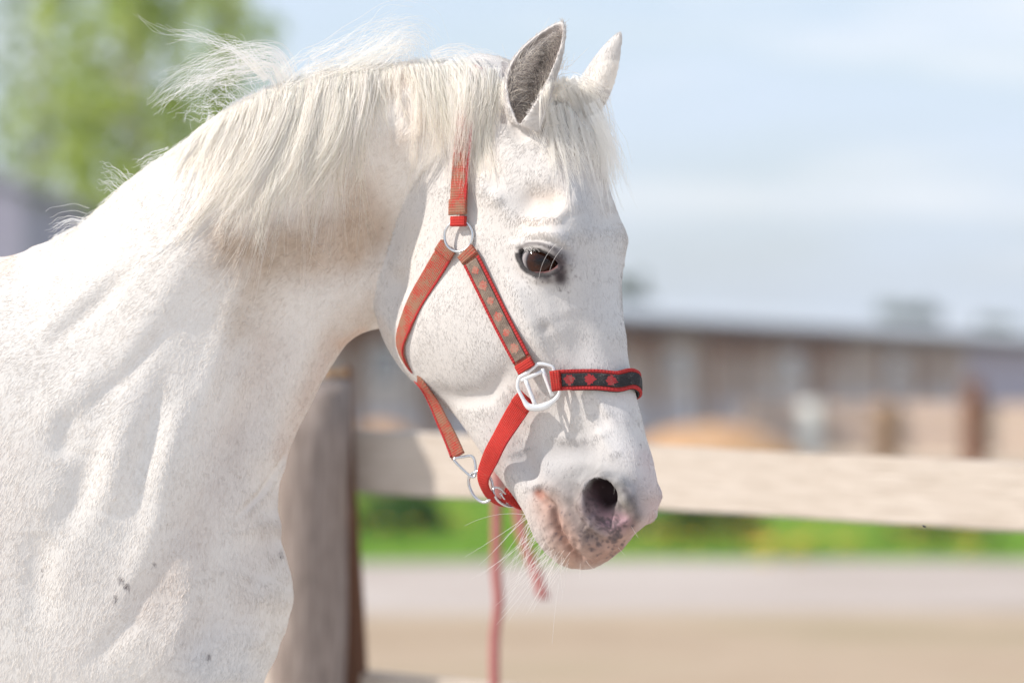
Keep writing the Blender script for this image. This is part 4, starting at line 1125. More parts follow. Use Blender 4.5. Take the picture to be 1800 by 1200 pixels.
RED = (0.43, 0.034, 0.026)
TAN = (0.27, 0.165, 0.105)
web_clean = webbing('red_webbing', (0.45, 0.034, 0.026), 0.20, TAN)
web_dusty = webbing('dusty_red_webbing', RED, 0.45, TAN)
web_worn = webbing('worn_red_webbing', RED, 0.42, TAN)
web_edge = webbing('red_braid', (0.40, 0.03, 0.03), 0.14, TAN, 0.0042)
web_brown = webbing('dusty_brown_band', (0.15, 0.11, 0.09), 0.40, (0.26, 0.195, 0.15), 0.02)
web_black = webbing('black_band', (0.028, 0.026, 0.028), 0.26, (0.16, 0.14, 0.13), 0.02)
web_mark = webbing('printed_red_mark', (0.32, 0.03, 0.035), 0.28, (0.25, 0.13, 0.11), 0.02)
web_mark_dim = webbing('faded_red_mark', (0.40, 0.07, 0.055), 0.42, (0.34, 0.24, 0.18), 0.02)
steel = NT('steel'); steel.set(Base_Color=(0.62, 0.62, 0.63), Metallic=1.0, Roughness=0.24)
steel.bump(steel.noise(steel.coord('Object'), 500, 3), 0.12, 0.001)
alu = NT('dull_white_metal'); alu.set(Base_Color=alu.mix(alu.noise(alu.coord('Object'), 300, 4), (0.70, 0.70, 0.71), (0.84, 0.84, 0.84)), Metallic=0.35, Roughness=0.38)
alu.bump(alu.noise(alu.coord('Object'), 400, 4), 0.2, 0.001)

halter = empty('halter', tuple(map(float, to_world(lay(940, 670, 10)))), 'red webbing halter with dusty straps and metal rings on the white horse', 'halter')

def hpt(a, d, l): return HEAD_O + a * A_AX + d * F_AX + l * L_AX
def path3(pts):
    """control points: (u, v, lift) on the horse, (u, v, w, 'at') in space, or ('head', a, d, l)"""
    out = []
    for p in pts:
        if p[0] == 'head': out.append(hpt(*p[1:]))
        elif len(p) == 4: out.append(O(*p[:3]))
        else: out.append(lay(*p))
    return np.array(out)

class Strap:
    def __init__(self, pts, widths, normals=None, n=90, stiff=0.75):
        self.c = resample(path3(pts), n)
        self.n = n
        t = np.gradient(self.c, axis=0); t /= np.linalg.norm(t, axis=1, keepdims=True)
        self.t = t
        self.w = np.interp(np.linspace(0, 1, n), np.linspace(0, 1, len(widths)), widths)
        if normals is None:      # lie flat on the coat
            uv = to_uv(self.c)
            b = np.cross(t, [0, 0, 1.0]); b /= np.linalg.norm(b, axis=1, keepdims=True)
            r = self.w[:, None] * 0.5
            wa = near_w(*(self.c + b * r)[:, :2].T); wb = near_w(*(self.c - b * r)[:, :2].T)
            sl = np.clip((wa - wb) / self.w, -1.3, 1.3)
            sl = np.convolve(np.pad(sl, 6, 'edge'), np.ones(13) / 13, 'valid') * stiff
            b = b + np.array([0, 0, 1.0]) * sl[:, None]
        else:
            nr = resample(np.array([np.array(q, float) for q in normals]), n)
            b = np.cross(t, nr)
        b -= t * (b * t).sum(1)[:, None]
        self.b = b / np.linalg.norm(b, axis=1, keepdims=True)
        nrm = np.cross(self.b, t)
        flip = (nrm[:, 2].mean() < 0) if normals is None else ((nrm * nr).sum() < 0)
        self.nr = -nrm if flip else nrm
        self.len = np.r_[0, np.cumsum(np.linalg.norm(np.diff(self.c, axis=0), axis=1))]
    def at(self, s, c, h=0.0):
        """s 0..1 along, c -1..1 across, h above"""
        k = np.clip(np.asarray(s, float), 0, 1) * (self.n - 1)
        g = lambda A: np.stack([np.interp(k, np.arange(self.n), A[:, j]) for j in range(3)], -1)
        return g(self.c) + g(self.b) * (np.asarray(c, float) * np.interp(k, np.arange(self.n), self.w) * 0.5)[..., None] + g(self.nr) * np.asarray(h, float)[..., None]
    def sheet(self, name, mat, parent, s0=0.0, s1=1.0, c0=-1.0, c1=1.0, h0=0.0, h1=3.0, n=None, crown=0.35):
        n = n or max(6, int(self.n * (s1 - s0)))
        cc = np.array([c0, c0, c0 + 0.08 * (c1 - c0), (c0 + c1) / 2 - 0.2 * (c1 - c0), (c0 + c1) / 2 + 0.2 * (c1 - c0), c1 - 0.08 * (c1 - c0), c1, c1])
        hh = np.array([h0, h1 - 0.8, h1, h1 + crown, h1 + crown, h1, h1 - 0.8, h0])
        S = np.linspace(s0, s1, n)
        K = len(cc)
        V = self.at(np.repeat(S, K), np.tile(cc, n), np.tile(hh, n))
        F = [(i * K + j, i * K + (j + 1) % K, (i + 1) * K + (j + 1) % K, (i + 1) * K + j) for i in range(n - 1) for j in range(K)]
        F += [tuple(range(K))[::-1], tuple((n - 1) * K + j for j in range(K))]
        o = mesh_obj(name, to_world(V), F, mat, parent)
        bm = bmesh.new(); bm.from_mesh(o.data); bmesh.ops.recalc_face_normals(bm, faces=bm.faces); bm.to_mesh(o.data); bm.free()
        o.data.polygons.foreach_set('use_smooth', np.ones(len(o.data.polygons), bool))
        a = o.data.attributes.new('strap', 'FLOAT_VECTOR', 'POINT')
        L = self.len[-1] * M
        a.data.foreach_set('vector', np.stack([np.repeat(S, K) * L, np.tile(cc, n), np.zeros(n * K)], -1).astype(np.float32).ravel())
        return o
    def mark(self, name, mat, parent, s, c, r_px, h, lobes=4, seed=0):
        L = self.len[-1]
        th = np.linspace(0, 2 * math.pi, 33)[:-1]
        rr = r_px * (0.80 + 0.06 * np.cos(4 * th) + 0.10 * np.sin(7 * th + 1.7 * seed) + 0.11 * np.sin(13 * th + 2 * seed) + 0.06 * np.sin(3 * th + seed))
        V = [self.at(np.array([s]), np.array([c]), np.array([h + 0.5]))[0]]
        for t, r in zip(th, rr):
            V.append(self.at(np.array([s + r * math.cos(t) / L]), np.array([c + r * math.sin(t) / (np.interp(s, np.linspace(0, 1, self.n), self.w) * 0.5)]), np.array([h + 0.35]))[0])
        F = [(0, i + 1, (i + 1) % 32 + 1) for i in range(32)]
        o = mesh_obj(name, to_world(np.array(V)), F, mat, parent)
        a = o.data.attributes.new('strap', 'FLOAT_VECTOR', 'POINT'); return o

def wire(name, pts, r, mat, parent, closed=False, seg=10, flat=1.0, up=(0, 0, 1)):
    """a bent rod through model-space points"""
    p = np.asarray(pts, float); n = len(p)
    t = (np.roll(p, -1, 0) - np.roll(p, 1, 0)) if closed else np.gradient(p, axis=0)
    t /= np.maximum(np.linalg.norm(t, axis=1, keepdims=True), 1e-9)
    b = np.cross(t, np.array(up, float)); b /= np.maximum(np.linalg.norm(b, axis=1, keepdims=True), 1e-9)
    c = np.cross(b, t)
    r = np.broadcast_to(r, n)
    V = np.concatenate([[p[i] + r[i] * (math.cos(a) * b[i] + math.sin(a) * c[i] * flat) for a in np.linspace(0, 2 * math.pi, seg, endpoint=False)] for i in range(n)])
    F = []
    for i in range(n if closed else n - 1):
        k = (i + 1) % n
        for j in range(seg): F.append((i * seg + j, i * seg + (j + 1) % seg, k * seg + (j + 1) % seg, k * seg + j))
    if not closed: F += [tuple(range(seg))[::-1], tuple((n - 1) * seg + j for j in range(seg))]
    o = mesh_obj(name, to_world(V), F, mat, parent)
    bm = bmesh.new(); bm.from_mesh(o.data); bmesh.ops.recalc_face_normals(bm, faces=bm.faces); bm.to_mesh(o.data); bm.free()
    o.data.polygons.foreach_set('use_smooth', np.ones(len(o.data.polygons), bool))
    return o
def smooth_loop(p, n):
    q = np.vstack([p[-2:], p, p[:3]])
    c = catmull(q, 60 * len(q)); k = 60 * len(q) / (len(q) - 1)
    c = c[int(2 * k):int((2 + len(p)) * k)]
    d = np.r_[0, np.cumsum(np.linalg.norm(np.diff(c, axis=0), axis=1))]
    s = np.linspace(0, d[-1], n, endpoint=False)
    return np.stack([np.interp(s, d, c[:, j]) for j in range(3)], -1)

# upper ring
rc = lay(806, 415, 15)
rn = np.array([-0.42, -0.05, 0.9]); rn /= np.linalg.norm(rn)
ra_ = np.cross([0, 1.0, 0], rn); ra_ /= np.linalg.norm(ra_); rb_ = np.cross(rn, ra_)
ring_pts = np.array([rc + 27.5 * (math.cos(a) * ra_ + math.sin(a) * rb_) for a in np.linspace(0, 2 * math.pi, 48, endpoint=False)])
wire('ring', ring_pts, 2.6, steel.mat, halter, closed=True)
# crown strap, over the poll and down behind the ear
crown = Strap([('head', -300, -270, -60), ('head', -335, -262, -20), (838, 128, -6), (830, 152, 2), (819, 210, 15), (811, 290, 15), (807, 350, 15), (806, 398, 17)], [34, 33, 30, 26, 28, 33, 35, 35])
crown.sheet('crown_strap', web_dusty, halter, 0, 0.955)
crown.sheet('strap_edge', web_edge, halter, 0.3, 0.945, 0.72, 0.98, 2.6, 4.4)
crown.sheet('end_fold', web_dusty, halter, 0.90, 0.958, -1.04, 0.98, 2.9, 6.4)
crown.sheet('strap_loop', web_clean, halter, 0.962, 1.0, -0.86, 0.86, -3, 5.0)
# jaw strap
jaw = Strap([(790, 432, 15), (781, 446, 13), (758, 485, 11), (733, 527, 11), (714, 570, 10), (704, 606, 8), (711, 634, 4), (728, 658, -6), (744, 676, -122, 'at'), (762, 704, -128, 'at'), (778, 738, -124, 'at'), (794, 772, -116, 'at'), (807, 804, -108, 'at')],
            [35, 36, 36, 36, 36, 34, 30, 26, 28, 30, 31, 31, 31],
            normals=[(-.3, -.1, .95), (-.35, -.1, .95), (-.4, .0, .92), (-.5, .05, .88), (-.65, .1, .76), (-.85, .2, .5), (-.9, .35, .25), (-.88, .45, .3), (-.8, .4, .5), (-.6, .3, .75), (-.5, .3, .82), (-.5, .25, .84), (-.5, .25, .84)])
jaw.sheet('jaw_strap', web_dusty, halter, 0.0, 0.995)
jaw.sheet('strap_edge', web_edge, halter, 0.05, 0.60, 0.76, 1.0, 2.6, 4.2)
jaw.sheet('strap_edge', web_edge, halter, 0.62, 0.985, -1.0, -0.70, 2.6, 4.4)
jaw.sheet('end_fold', web_dusty, halter, 0.0, 0.05, -1.05, 1.05, 2.6, 6.2)
# cheek strap with its padded band
cheek = Strap([(818, 441, 15), (830, 459, 12), (853, 505, 9), (880, 560, 8), (906, 610, 14), (929, 652, 22)], [36, 36, 36, 36, 36, 36])
cheek.sheet('cheek_strap', web_worn, halter, 0, 0.985)
cheek.sheet('padded_band', web_brown, halter, 0.095, 0.90, -0.66, 0.66, 2.8, 5.4)
for c0 in (-1.0, 0.70): cheek.sheet('strap_edge', web_edge, halter, 0.09, 0.90, c0, c0 + 0.30, 2.6, 4.2)
for k, s in enumerate((0.17, 0.295, 0.42, 0.55, 0.68, 0.81)):
    cheek.mark('printed_mark', web_mark_dim if k % 3 else web_mark_dim, halter, s, 0.0, 10.5 if k in (1, 3, 5) else 8.5, 5.5, 4, k)
cheek.sheet('strap_loop', web_clean, halter, 0.925, 0.99, -0.98, 0.98, 2.8, 7.0)
cheek.sheet('strap_loop', web_worn, halter, -0.0, 0.075, -0.98, 0.98, 2.8, 6.0)
# square buckle plate at the cheek
bq = lay(946, 680, 27)
def on_buckle(u, v): 
    d = np.array([u - 946.0, v - 680.0])
    return bq + np.array([d[0], d[1], 0.10 * d[0] - 0.02 * d[1]])
def bar(name, a, b, r, parent, flat=0.75): wire(name, np.array([on_buckle(*a) + (on_buckle(*b) - on_buckle(*a)) * t for t in np.linspace(0, 1, 6)]), r, alu.mat, parent, seg=8, flat=flat)
bk = empty('plate_buckle', tuple(map(float, to_world(bq)))); bk.parent = halter; bk.location = Vector(to_world(bq)) - halter.location
bk_org = Vector(to_world(bq))
def mesh_under_bk(o):
    o.parent = bk
    o.matrix_parent_inverse = __import__('mathutils').Matrix.Translation(-bk_org)
for nm, a, b, r in (('buckle_bar', (916, 669), (957, 651), 3.6), ('buckle_bar', (953, 648), (971, 696), 3.9), ('buckle_bar', (924, 668), (942, 714), 3.9)):
    bar(nm, a, b, r, halter); mesh_under_bk(col.objects[-1])
fr = smooth_loop(np.array([on_buckle(*q) for q in ((946, 640), (960, 641), (972, 646), (974, 658), (981, 674), (984, 686), (977, 700), (958, 713), (938, 716), (927, 712), (916, 694), (910, 680), (913, 664), (924, 657), (936, 648))]), 70)
fr_r = np.interp(np.arange(70) / 70, [0, .1, .3, .4, .45, .58, .65, .8, 1], [3.4, 3.0, 2.8, 4.2, 6.4, 6.4, 3.4, 3.0, 3.4])
wire('buckle_frame', fr, fr_r, alu.mat, halter, closed=True, seg=8, flat=0.7); mesh_under_bk(col.objects[-1])
# noseband
nose = Strap([(968, 670, 27), (985, 668, 22), (1015, 667, 14), (1050, 667, 10), (1085, 670, 9), ('head', 232, 26, 12), ('head', 238, 26, -14), ('head', 246, 8, -42), ('head', 252, -30, -60), ('head', 255, -80, -70), ('head', 255, -140, -66)],
             [36, 36, 36, 36, 36, 35, 35, 35, 35, 35, 35],
             normals=[(-.15, 0, 1), (-.1, 0, 1), (.05, -.05, 1), (.25, -.05, .97), (.45, -.1, .88), F_AX * .8 + L_AX * .6, F_AX, F_AX * .6 - L_AX * .8, -L_AX, -L_AX, -L_AX])
nose.sheet('noseband', web_clean, halter, 0.0, 1.0)
nose.sheet('padded_band', web_black, halter, 0.052, 0.80, -0.62, 0.62, 2.8, 5.2)
for c0 in (-1.0, 0.68): nose.sheet('strap_edge', web_edge, halter, 0.05, 0.80, c0, c0 + 0.32, 2.6, 4.2)
nuv = to_uv(nose.c)
for k, u in enumerate((1000, 1037, 1073, 1105)):
    nose.mark('printed_mark', web_mark, halter, float(np.argmin(np.abs(nuv[:60, 0] - u))) / (nose.n - 1), 0.0, 11.0, 5.3, 4, k)
nose.sheet('strap_loop', web_clean, halter, 0.0, 0.046, -0.95, 0.95, 2.8, 6.4)
nose.sheet('lining', web_black, halter, 0.10, 0.80, -1.05, 1.03, -3.0, -0.3)
# chin strap: bright red, out from the jaw and through the lower ring
chin = Strap([(928, 697, 27), (916, 712, 28), (897, 742, 32), (875, 780, 38), (858, 815, -42, 'at'), (850, 838, -52, 'at'), (853, 856, -62, 'at'), (866, 874, -80, 'at'), (886, 884, -100, 'at'), (908, 882, -125, 'at'), (928, 868, -160, 'at')],
             [36, 37, 36, 35, 34, 28, 20, 20, 22, 24, 26],
             normals=[(-.2, .1, 1), (-.25, .1, 1), (-.35, .1, .95), (-.4, .15, .9), (-.55, .2, .8), (-.75, .3, .6), (-.7, .6, .45), (-.45, .85, .4), (-.1, .9, .5), (.2, .9, .4), (.5, .8, .2)])
chin.sheet('chin_strap', web_clean, halter)
chin.sheet('strap_edge', web_edge, halter, 0.05, 0.52, -1.0, -0.86, 2.4, 3.9) if chin.b[10] @ np.array([1, 0, 0]) < 0 else chin.sheet('strap_edge', web_edge, halter, 0.05, 0.52, 0.86, 1.0, 2.4, 3.9)
chin.sheet('strap_loop', web_clean, halter, 0.0, 0.075, -1.0, 1.0, 2.8, 7.0)
ctail = Strap([(884, 868, -82, 'at'), (898, 874, -84, 'at'), (914, 884, -92, 'at'), (926, 884, -110, 'at')], [25, 26, 27, 27], normals=[(-.2, -.5, .85), (-.1, -.5, .85), (.1, -.5, .85), (.3, -.4, .8)])
ctail.sheet('strap_tail', web_clean, halter)
wire('tongue_buckle', smooth_loop(np.array([O(*q) for q in ((868, 858, -72), (878, 858, -76), (893, 872, -84), (912, 884, -96), (908, 889, -94), (892, 889, -84), (878, 882, -76), (869, 870, -71))]), 40), 2.2, steel.mat, halter, closed=True, seg=8)
wire('buckle_tongue', np.array([O(*q) for q in ((879, 866, -73), (886, 876, -76), (893, 886, -80))]), 1.6, steel.mat, halter, seg=8)
# lower ring and the link that hooks into it
wire('ring', smooth_loop(np.array([O(*q) for q in ((836, 829, -92), (851, 829, -84), (863, 843, -80), (866, 862, -80), (860, 878, -84), (848, 882, -90), (834, 872, -98), (825, 854, -102), (825, 838, -100))]), 48), 2.7, steel.mat, halter, closed=True)
wire('link', smooth_loop(np.array([O(*q) for q in ((798, 806, -106), (802, 813, -104), (816, 827, -98), (828, 837, -93), (835, 836, -91), (836, 822, -93), (834, 808, -97), (828, 801, -101), (812, 803, -104))]), 48), 2.5, steel.mat, halter, closed=True)
print('halter done', round(time.time() - T0, 1))
# ------------------------------------------------------------------ the place: ground, fence, barn, paddock, trees
def PW(u, v, D):
    """world position seen at (u, v) at distance D"""
    return np.array([(u - 900) / DPX * D, D - 5, CAM_H - (v - 650) / DPX * D])
def box(name, c, size, mat, parent=None, rot=0.0, bevel=0.0, jitter=0.0, tilt=0.0, seg=1):
    bm = bmesh.new()
    bmesh.ops.create_cube(bm, size=1)
    bmesh.ops.scale(bm, vec=size, verts=bm.verts)
    if seg > 1:
        ed = [e for e in bm.edges if abs((e.verts[0].co - e.verts[1].co).x) > 0.9 * size[0]]
        bmesh.ops.subdivide_edges(bm, edges=ed, cuts=seg)
    if jitter:
        for v in bm.verts: v.co += Vector(rng.normal(0, jitter, 3))
    if bevel: bmesh.ops.bevel(bm, geom=bm.edges[:], offset=bevel, segments=2, affect='EDGES')
    me = bpy.data.meshes.new(name); bm.to_mesh(me); bm.free()
    me.materials.append(mat)
    o = bpy.data.objects.new(name, me); col.objects.link(o)
    o.rotation_euler = (0, tilt, rot)
    put(o, c, parent)
    return o
def put(o, c, parent):
    o.location = Vector(c)
    if parent:
        o.parent = parent
        o.location = Vector(c) - parent.location if parent.parent is None else Vector(c) - parent.matrix_world.translation

def wood(name, c0, c1, c2, scale=1.0, along=(2.0, 30, 30), rough=0.85, bump=0.5):
    m = NT(name)
    g = m.noise(m.coord('Object', along), 6 * scale, 5, 0.6, 0.4)
    b = m.noise(m.coord('Object'), 3.5, 3)
    cc = m.ramp(g, [(0.25, c0), (0.55, c1), (0.8, c2)])
    m.set(Base_Color=m.mix(m.math('MULTIPLY', b, 0.45), cc, c0), Roughness=rough, Specular_IOR_Level=0.2)
    m.bump(g, bump, 0.01)
    return m.mat
pale_wood = wood('pale_new_timber', (0.44, 0.365, 0.295), (0.62, 0.54, 0.465), (0.70, 0.625, 0.555))
grey_wood = wood('weathered_timber', (0.13, 0.10, 0.085), (0.34, 0.275, 0.24), (0.54, 0.46, 0.41), along=(30, 30, 2))
bark_wood = wood('brown_bark', (0.07, 0.035, 0.022), (0.17, 0.08, 0.045), (0.30, 0.15, 0.085), along=(30, 30, 3))
raw_end = wood('raw_wood_end', (0.45, 0.28, 0.15), (0.58, 0.38, 0.22), (0.64, 0.46, 0.30))

# ground
def ground_mat(name, c0, c1, c2, s1=0.35, s2=4.0):
    m = NT(name)
    a = m.noise(m.coord('Object'), s1, 4); b = m.noise(m.coord('Object'), s2, 5)
    m.set(Base_Color=m.mix(m.math('MULTIPLY', b, 0.5), m.ramp(a, [(0.3, c0), (0.5, c1), (0.7, c2)]), c0), Roughness=0.95, Specular_IOR_Level=0.1)
    m.bump(b, 0.4, 0.03)
    return m.mat
def sheet(name, x0, x1, y0, y1, z, mat, nx=2, ny=2, wob=0.0):
    xs, ys = np.linspace(x0, x1, nx), np.linspace(y0, y1, ny)
    V = [(x, y + (wob * (math.sin(x * 0.9 + j) + 0.6 * math.sin(x * 2.3 + 2 * j)) if j in (0, ny - 1) else 0), z) for j, y in enumerate(ys) for x in xs]
    F = [(j * nx + i, j * nx + i + 1, (j + 1) * nx + i + 1, (j + 1) * nx + i) for j in range(ny - 1) for i in range(nx - 1)]
    return tag(mesh_obj(name, V, F, mat, smooth=False), kind='structure')
sheet('ground', -160, 160, -40, 420, 0.0, ground_mat('pale_dirt', (0.40, 0.31, 0.22), (0.48, 0.38, 0.28), (0.52, 0.43, 0.33)))
sheet('bounce_ground', -25, 25, -25, 8.0, 0.004, ground_mat('bounce_sand', (0.54, 0.49, 0.43), (0.62, 0.565, 0.50), (0.66, 0.61, 0.55)), 20, 2, 0.2)  # unseen near ground, added pale to bounce fill light onto the horse
sheet('paddock_soil', -25, 25, 8.5, 17.4, 0.004, ground_mat('sandy_soil', (0.36, 0.265, 0.18), (0.45, 0.345, 0.25), (0.32, 0.265, 0.16)), 20, 2, 0.2)
sheet('dirt_road', -60, 60, 18.0, 24.2, 0.004, ground_mat('grey_dirt', (0.38, 0.315, 0.27), (0.48, 0.41, 0.365), (0.55, 0.485, 0.44)), 60, 2, 0.12)
sheet('grass_strip', -60, 60, 24.2, 42.0, 0.006, ground_mat('grass_soil', (0.10, 0.20, 0.03), (0.14, 0.26, 0.04), (0.20, 0.31, 0.06), 0.6), 60, 2, 0.25)

def leaf_mat(name, c0, c1, trans=0.35):
    m = NT(name)
    tn = m.attr('tint').outputs['Fac']
    cc = m.mix(tn, c0, c1)
    m.set(Base_Color=cc, Roughness=0.55, Specular_IOR_Level=0.25)
    tr = m.n('ShaderNodeBsdfTranslucent', {'Color': cc})
    m.link(m.n('ShaderNodeMixShader', {0: trans, 1: m.b.outputs[0], 2: tr.outputs[0]}).outputs[0], m.out.inputs['Surface'])
    return m.mat
def leaf_cloud(name, centers, size, mat, parent=None, up=0.0, seed=1, elong=1.7):
    """many small leaf faces"""
    r = np.random.default_rng(seed)
    n = len(centers)
    d = r.normal(0, 1, (n, 3)); d[:, 2] += up; d /= np.linalg.norm(d, axis=1, keepdims=True)
    e = np.cross(d, r.normal(0, 1, (n, 3))); e /= np.linalg.norm(e, axis=1, keepdims=True)
    s = size * r.uniform(0.6, 1.3, (n, 1))
    V = np.stack([centers - d * s * elong / 2, centers + e * s / 2, centers + d * s * elong / 2, centers - e * s / 2], 1).reshape(-1, 3)
    F = np.arange(n * 4).reshape(n, 4)
    o = mesh_obj(name, V, F, mat, parent, smooth=False)
    a = o.data.attributes.new('tint', 'FLOAT', 'POINT')
    a.data.foreach_set('value', np.repeat(r.uniform(0, 1, n), 4).astype(np.float32))
    return o

# grass, flowers and low bushes on the strip
gr = np.random.default_rng(5)
ng = 42000
gx = gr.uniform(-9, 9, ng); gy = gr.uniform(24.1, 41.5, ng)
gz = np.zeros(ng)
hgt = gr.uniform(0.05, 0.14, ng) * (1 + 0.8 * (lattice(np.stack([gx, gy, gz], -1), 1.3, 51) > 0.2))
lean = gr.normal(0, 0.35, (ng, 2)) * hgt[:, None]
bx = gr.normal(0, 1, (ng, 2)); bx /= np.linalg.norm(bx, axis=1, keepdims=True); bx *= 0.012
V = np.stack([np.stack([gx - bx[:, 0], gy - bx[:, 1], gz], -1), np.stack([gx + bx[:, 0], gy + bx[:, 1], gz], -1), np.stack([gx + lean[:, 0], gy + lean[:, 1], hgt], -1)], 1).reshape(-1, 3)
go = mesh_obj('grass', V, np.arange(ng * 3).reshape(ng, 3), leaf_mat('grass_blades', (0.18, 0.38, 0.04), (0.38, 0.55, 0.09), 0.5), smooth=False)
a = go.data.attributes.new('tint', 'FLOAT', 'POINT'); a.data.foreach_set('value', np.repeat(gr.uniform(0, 1, ng), 3).astype(np.float32))
tag(go, 'bright green grass growing on the verge beyond the fence', 'grass', kind='stuff')
fl = []
for cx_, D_, n in ((1180, 31, 34), (1390, 29.8, 30), (1060, 32, 14), (1560, 30, 10), (745, 33, 18), (1680, 30, 8), (1300, 33, 12)):
    c = PW(cx_, 650, D_)
    for _ in range(n): fl.append((c[0] + gr.normal(0, 0.25), c[1] + gr.normal(0, 0.8), gr.uniform(0.10, 0.22)))
yel = NT('yellow_petals'); yel.set(Base_Color=(0.75, 0.48, 0.03), Roughness=0.6)
V, F = [], []
for x, y, z in fl:
    k = len(V)
    V.append((x, y, z + 0.012))
    for q in range(8): V.append((x + 0.06 * math.cos(q * .785), y + 0.06 * math.sin(q * .785), z - 0.004 * (q % 2)))
    F += [(k, k + 1 + q, k + 1 + (q + 1) % 8) for q in range(8)]
    V += [(x - .004, y, 0), (x + .004, y, 0), (x, y, z)]; F.append((k + 9, k + 10, k + 11))
tag(mesh_obj('flowers', V, F, yel.mat, smooth=False), 'yellow flowers dotted through the green verge', 'flowers', kind='stuff')
bush_leaf = leaf_mat('bush_leaf', (0.04, 0.11, 0.012), (0.09, 0.19, 0.03), 0.3)
twig = NT('twig'); twig.set(Base_Color=(0.10, 0.07, 0.045), Roughness=0.9)
def stem_tube(name, paths, mat, parent):
    V, F = [], []
    for p, r0, r1 in paths:
        p = np.asarray(p, float); n = len(p); base = len(V)
        for i in range(n):
            r = r0 + (r1 - r0) * i / (n - 1)
            for a in range(7): V.append((p[i, 0] + r * math.cos(a * 0.8976), p[i, 1] + r * math.sin(a * 0.8976), p[i, 2]))
        for i in range(n - 1):
            for a in range(7): F.append((base + i * 7 + a, base + i * 7 + (a + 1) % 7, base + (i + 1) * 7 + (a + 1) % 7, base + (i + 1) * 7 + a))
    return mesh_obj(name, V, F, mat, parent)
for k, (u, v0, D_, w_, h_, lab) in enumerate(((703, 915, 33, 0.40, 0.36, 'dark green bush on the verge just right of the grey fence post'), (1240, 975, 31, 0.50, 0.42, 'dark green bush on the verge right of the horse\'s muzzle'),
                                              (1125, 960, 32, 0.30, 0.22, 'small green bush on the verge close behind the horse\'s muzzle'), (1655, 950, 31, 0.5, 0.20, 'low spreading bush on the verge at the far right of the photo'))):
    g = PW(u, 650, D_); b = empty('bush', (g[0], g[1], 0), lab, 'bush', 'low bushes on the green verge')
    n = 2600
    q = gr.normal(0, 1, (n, 3)); q /= np.linalg.norm(q, axis=1, keepdims=True); q *= gr.uniform(0.35, 1, (n, 1))
    q[:, 2] = np.abs(q[:, 2])
    leaf_cloud('foliage', np.array([g[0], g[1], 0.02]) + q * np.array([w_, w_, h_]) * (1 + 0.25 * lattice(q * 4, 1.0, 60 + k)[:, None]), 0.085, bush_leaf, b, 0.2, 70 + k)
    stem_tube('stem', [([(g[0], g[1], 0), (g[0] + w_ * .5 * math.cos(a), g[1] + w_ * .5 * math.sin(a), h_ * .7)], 0.012, 0.004) for a in (0, 1.3, 2.6, 3.9, 5.2)], twig.mat, b)

# the timber fence right behind the horse
fa_, fb_ = PW(560, 752, 7.72), PW(1800, 815, 6.92)
fang = math.atan2(fb_[1] - fa_[1], fb_[0] - fa_[0])
fdir = np.array([math.cos(fang), math.sin(fang), 0]); fnor = np.array([math.sin(fang), -math.cos(fang), 0])
rail_slope = math.atan2(fb_[2] - fa_[2], np.hypot(*(fb_ - fa_)[:2]))
fence = empty('timber_fence', (float(fa_[0]), float(fa_[1]), 0), 'timber fence of wide pale rails and a weathered grey post behind the horse', 'fence')
def rail(z_top, height, length0, length1, mat, off=0.0):
    c = fa_ + fdir * (length0 + length1) / 2
    zc = z_top + math.tan(rail_slope) * (length0 + length1) / 2 - height / 2
    o = box('rail', (c[0] + fnor[0] * off, c[1] + fnor[1] * off, zc), (length1 - length0, 0.042, height), mat, fence, fang, 0.004, 0.0022, -rail_slope, 14)
    return o
rail(fa_[2], 0.122, 0.02, 3.6, pale_wood)
rail(fa_[2] + 0.02, 0.122, -2.9, 0.0, pale_wood)
rail(CAM_H - (1172 - 650) / DPX * 7.72, 0.125, 0.02, 3.6, pale_wood)
rail(CAM_H - (1178 - 650) / DPX * 7.72, 0.125, -2.9, 0.0, pale_wood)
def post(name, base, top, r, mat, lab=None, seed=0, flat=1.0):
    r_ = np.random.default_rng(seed)
    b, t = np.array(base, float), np.array(top, float)
    V, F = [], []
    N, K = 16, 14
    prof = 1 + r_.normal(0, 0.05, K)
    for i in range(N + 1):
        c = b + (t - b) * i / N
        for k in range(K):
            a = 2 * math.pi * k / K + 0.1 * math.sin(i * 0.7)
            rr = r * prof[k] * (1 + 0.025 * math.sin(i * 1.3 + k)) * (1 - 0.05 * i / N)
            top_cut = (0.03 * math.cos(a - 0.6) if i == N else 0)
            V.append((c[0] + rr * math.cos(a), c[1] + rr * math.sin(a) * flat, c[2] + top_cut))
    for i in range(N):
        for k in range(K): F.append((i * K + k, i * K + (k + 1) % K, (i + 1) * K + (k + 1) % K, (i + 1) * K + k))
    F.append(tuple(N * K + k for k in range(K)))
    return mesh_obj(name, V, F, mat, fence)
pc = fa_ + fnor * 0.10
pt, pb = PW(568, 690, 7.58), PW(545, 1200, 7.58)
def post_line(u_top, v_top, u_bot, v_bot, D):
    a, b = PW(u_top, v_top, D), PW(u_bot, v_bot, D)
    k = (0 - a[2]) / (b[2] - a[2])
    return a + (b - a) * k, a
b0, t0 = post_line(548, 690, 536, 1200, 7.56)
post('post', b0, t0, 0.074, grey_wood, seed=3)
b1, t1 = post_line(592, 668, 622, 1200, 7.66)
post('split_log', b1, t1, 0.030, bark_wood, seed=5, flat=0.8)
cap = box('cut_end', t1 + np.array([-.004, 0, 0.014]), (0.05, 0.045, 0.014), raw_end, fence, 0.3, 0.004)
for s_ in (-2.4, 2.62):
    c = fa_ + fdir * s_ + fnor * 0.09
    post('post', (c[0], c[1], 0), (c[0], c[1], 1.42), 0.06, grey_wood, seed=9 + int(s_))

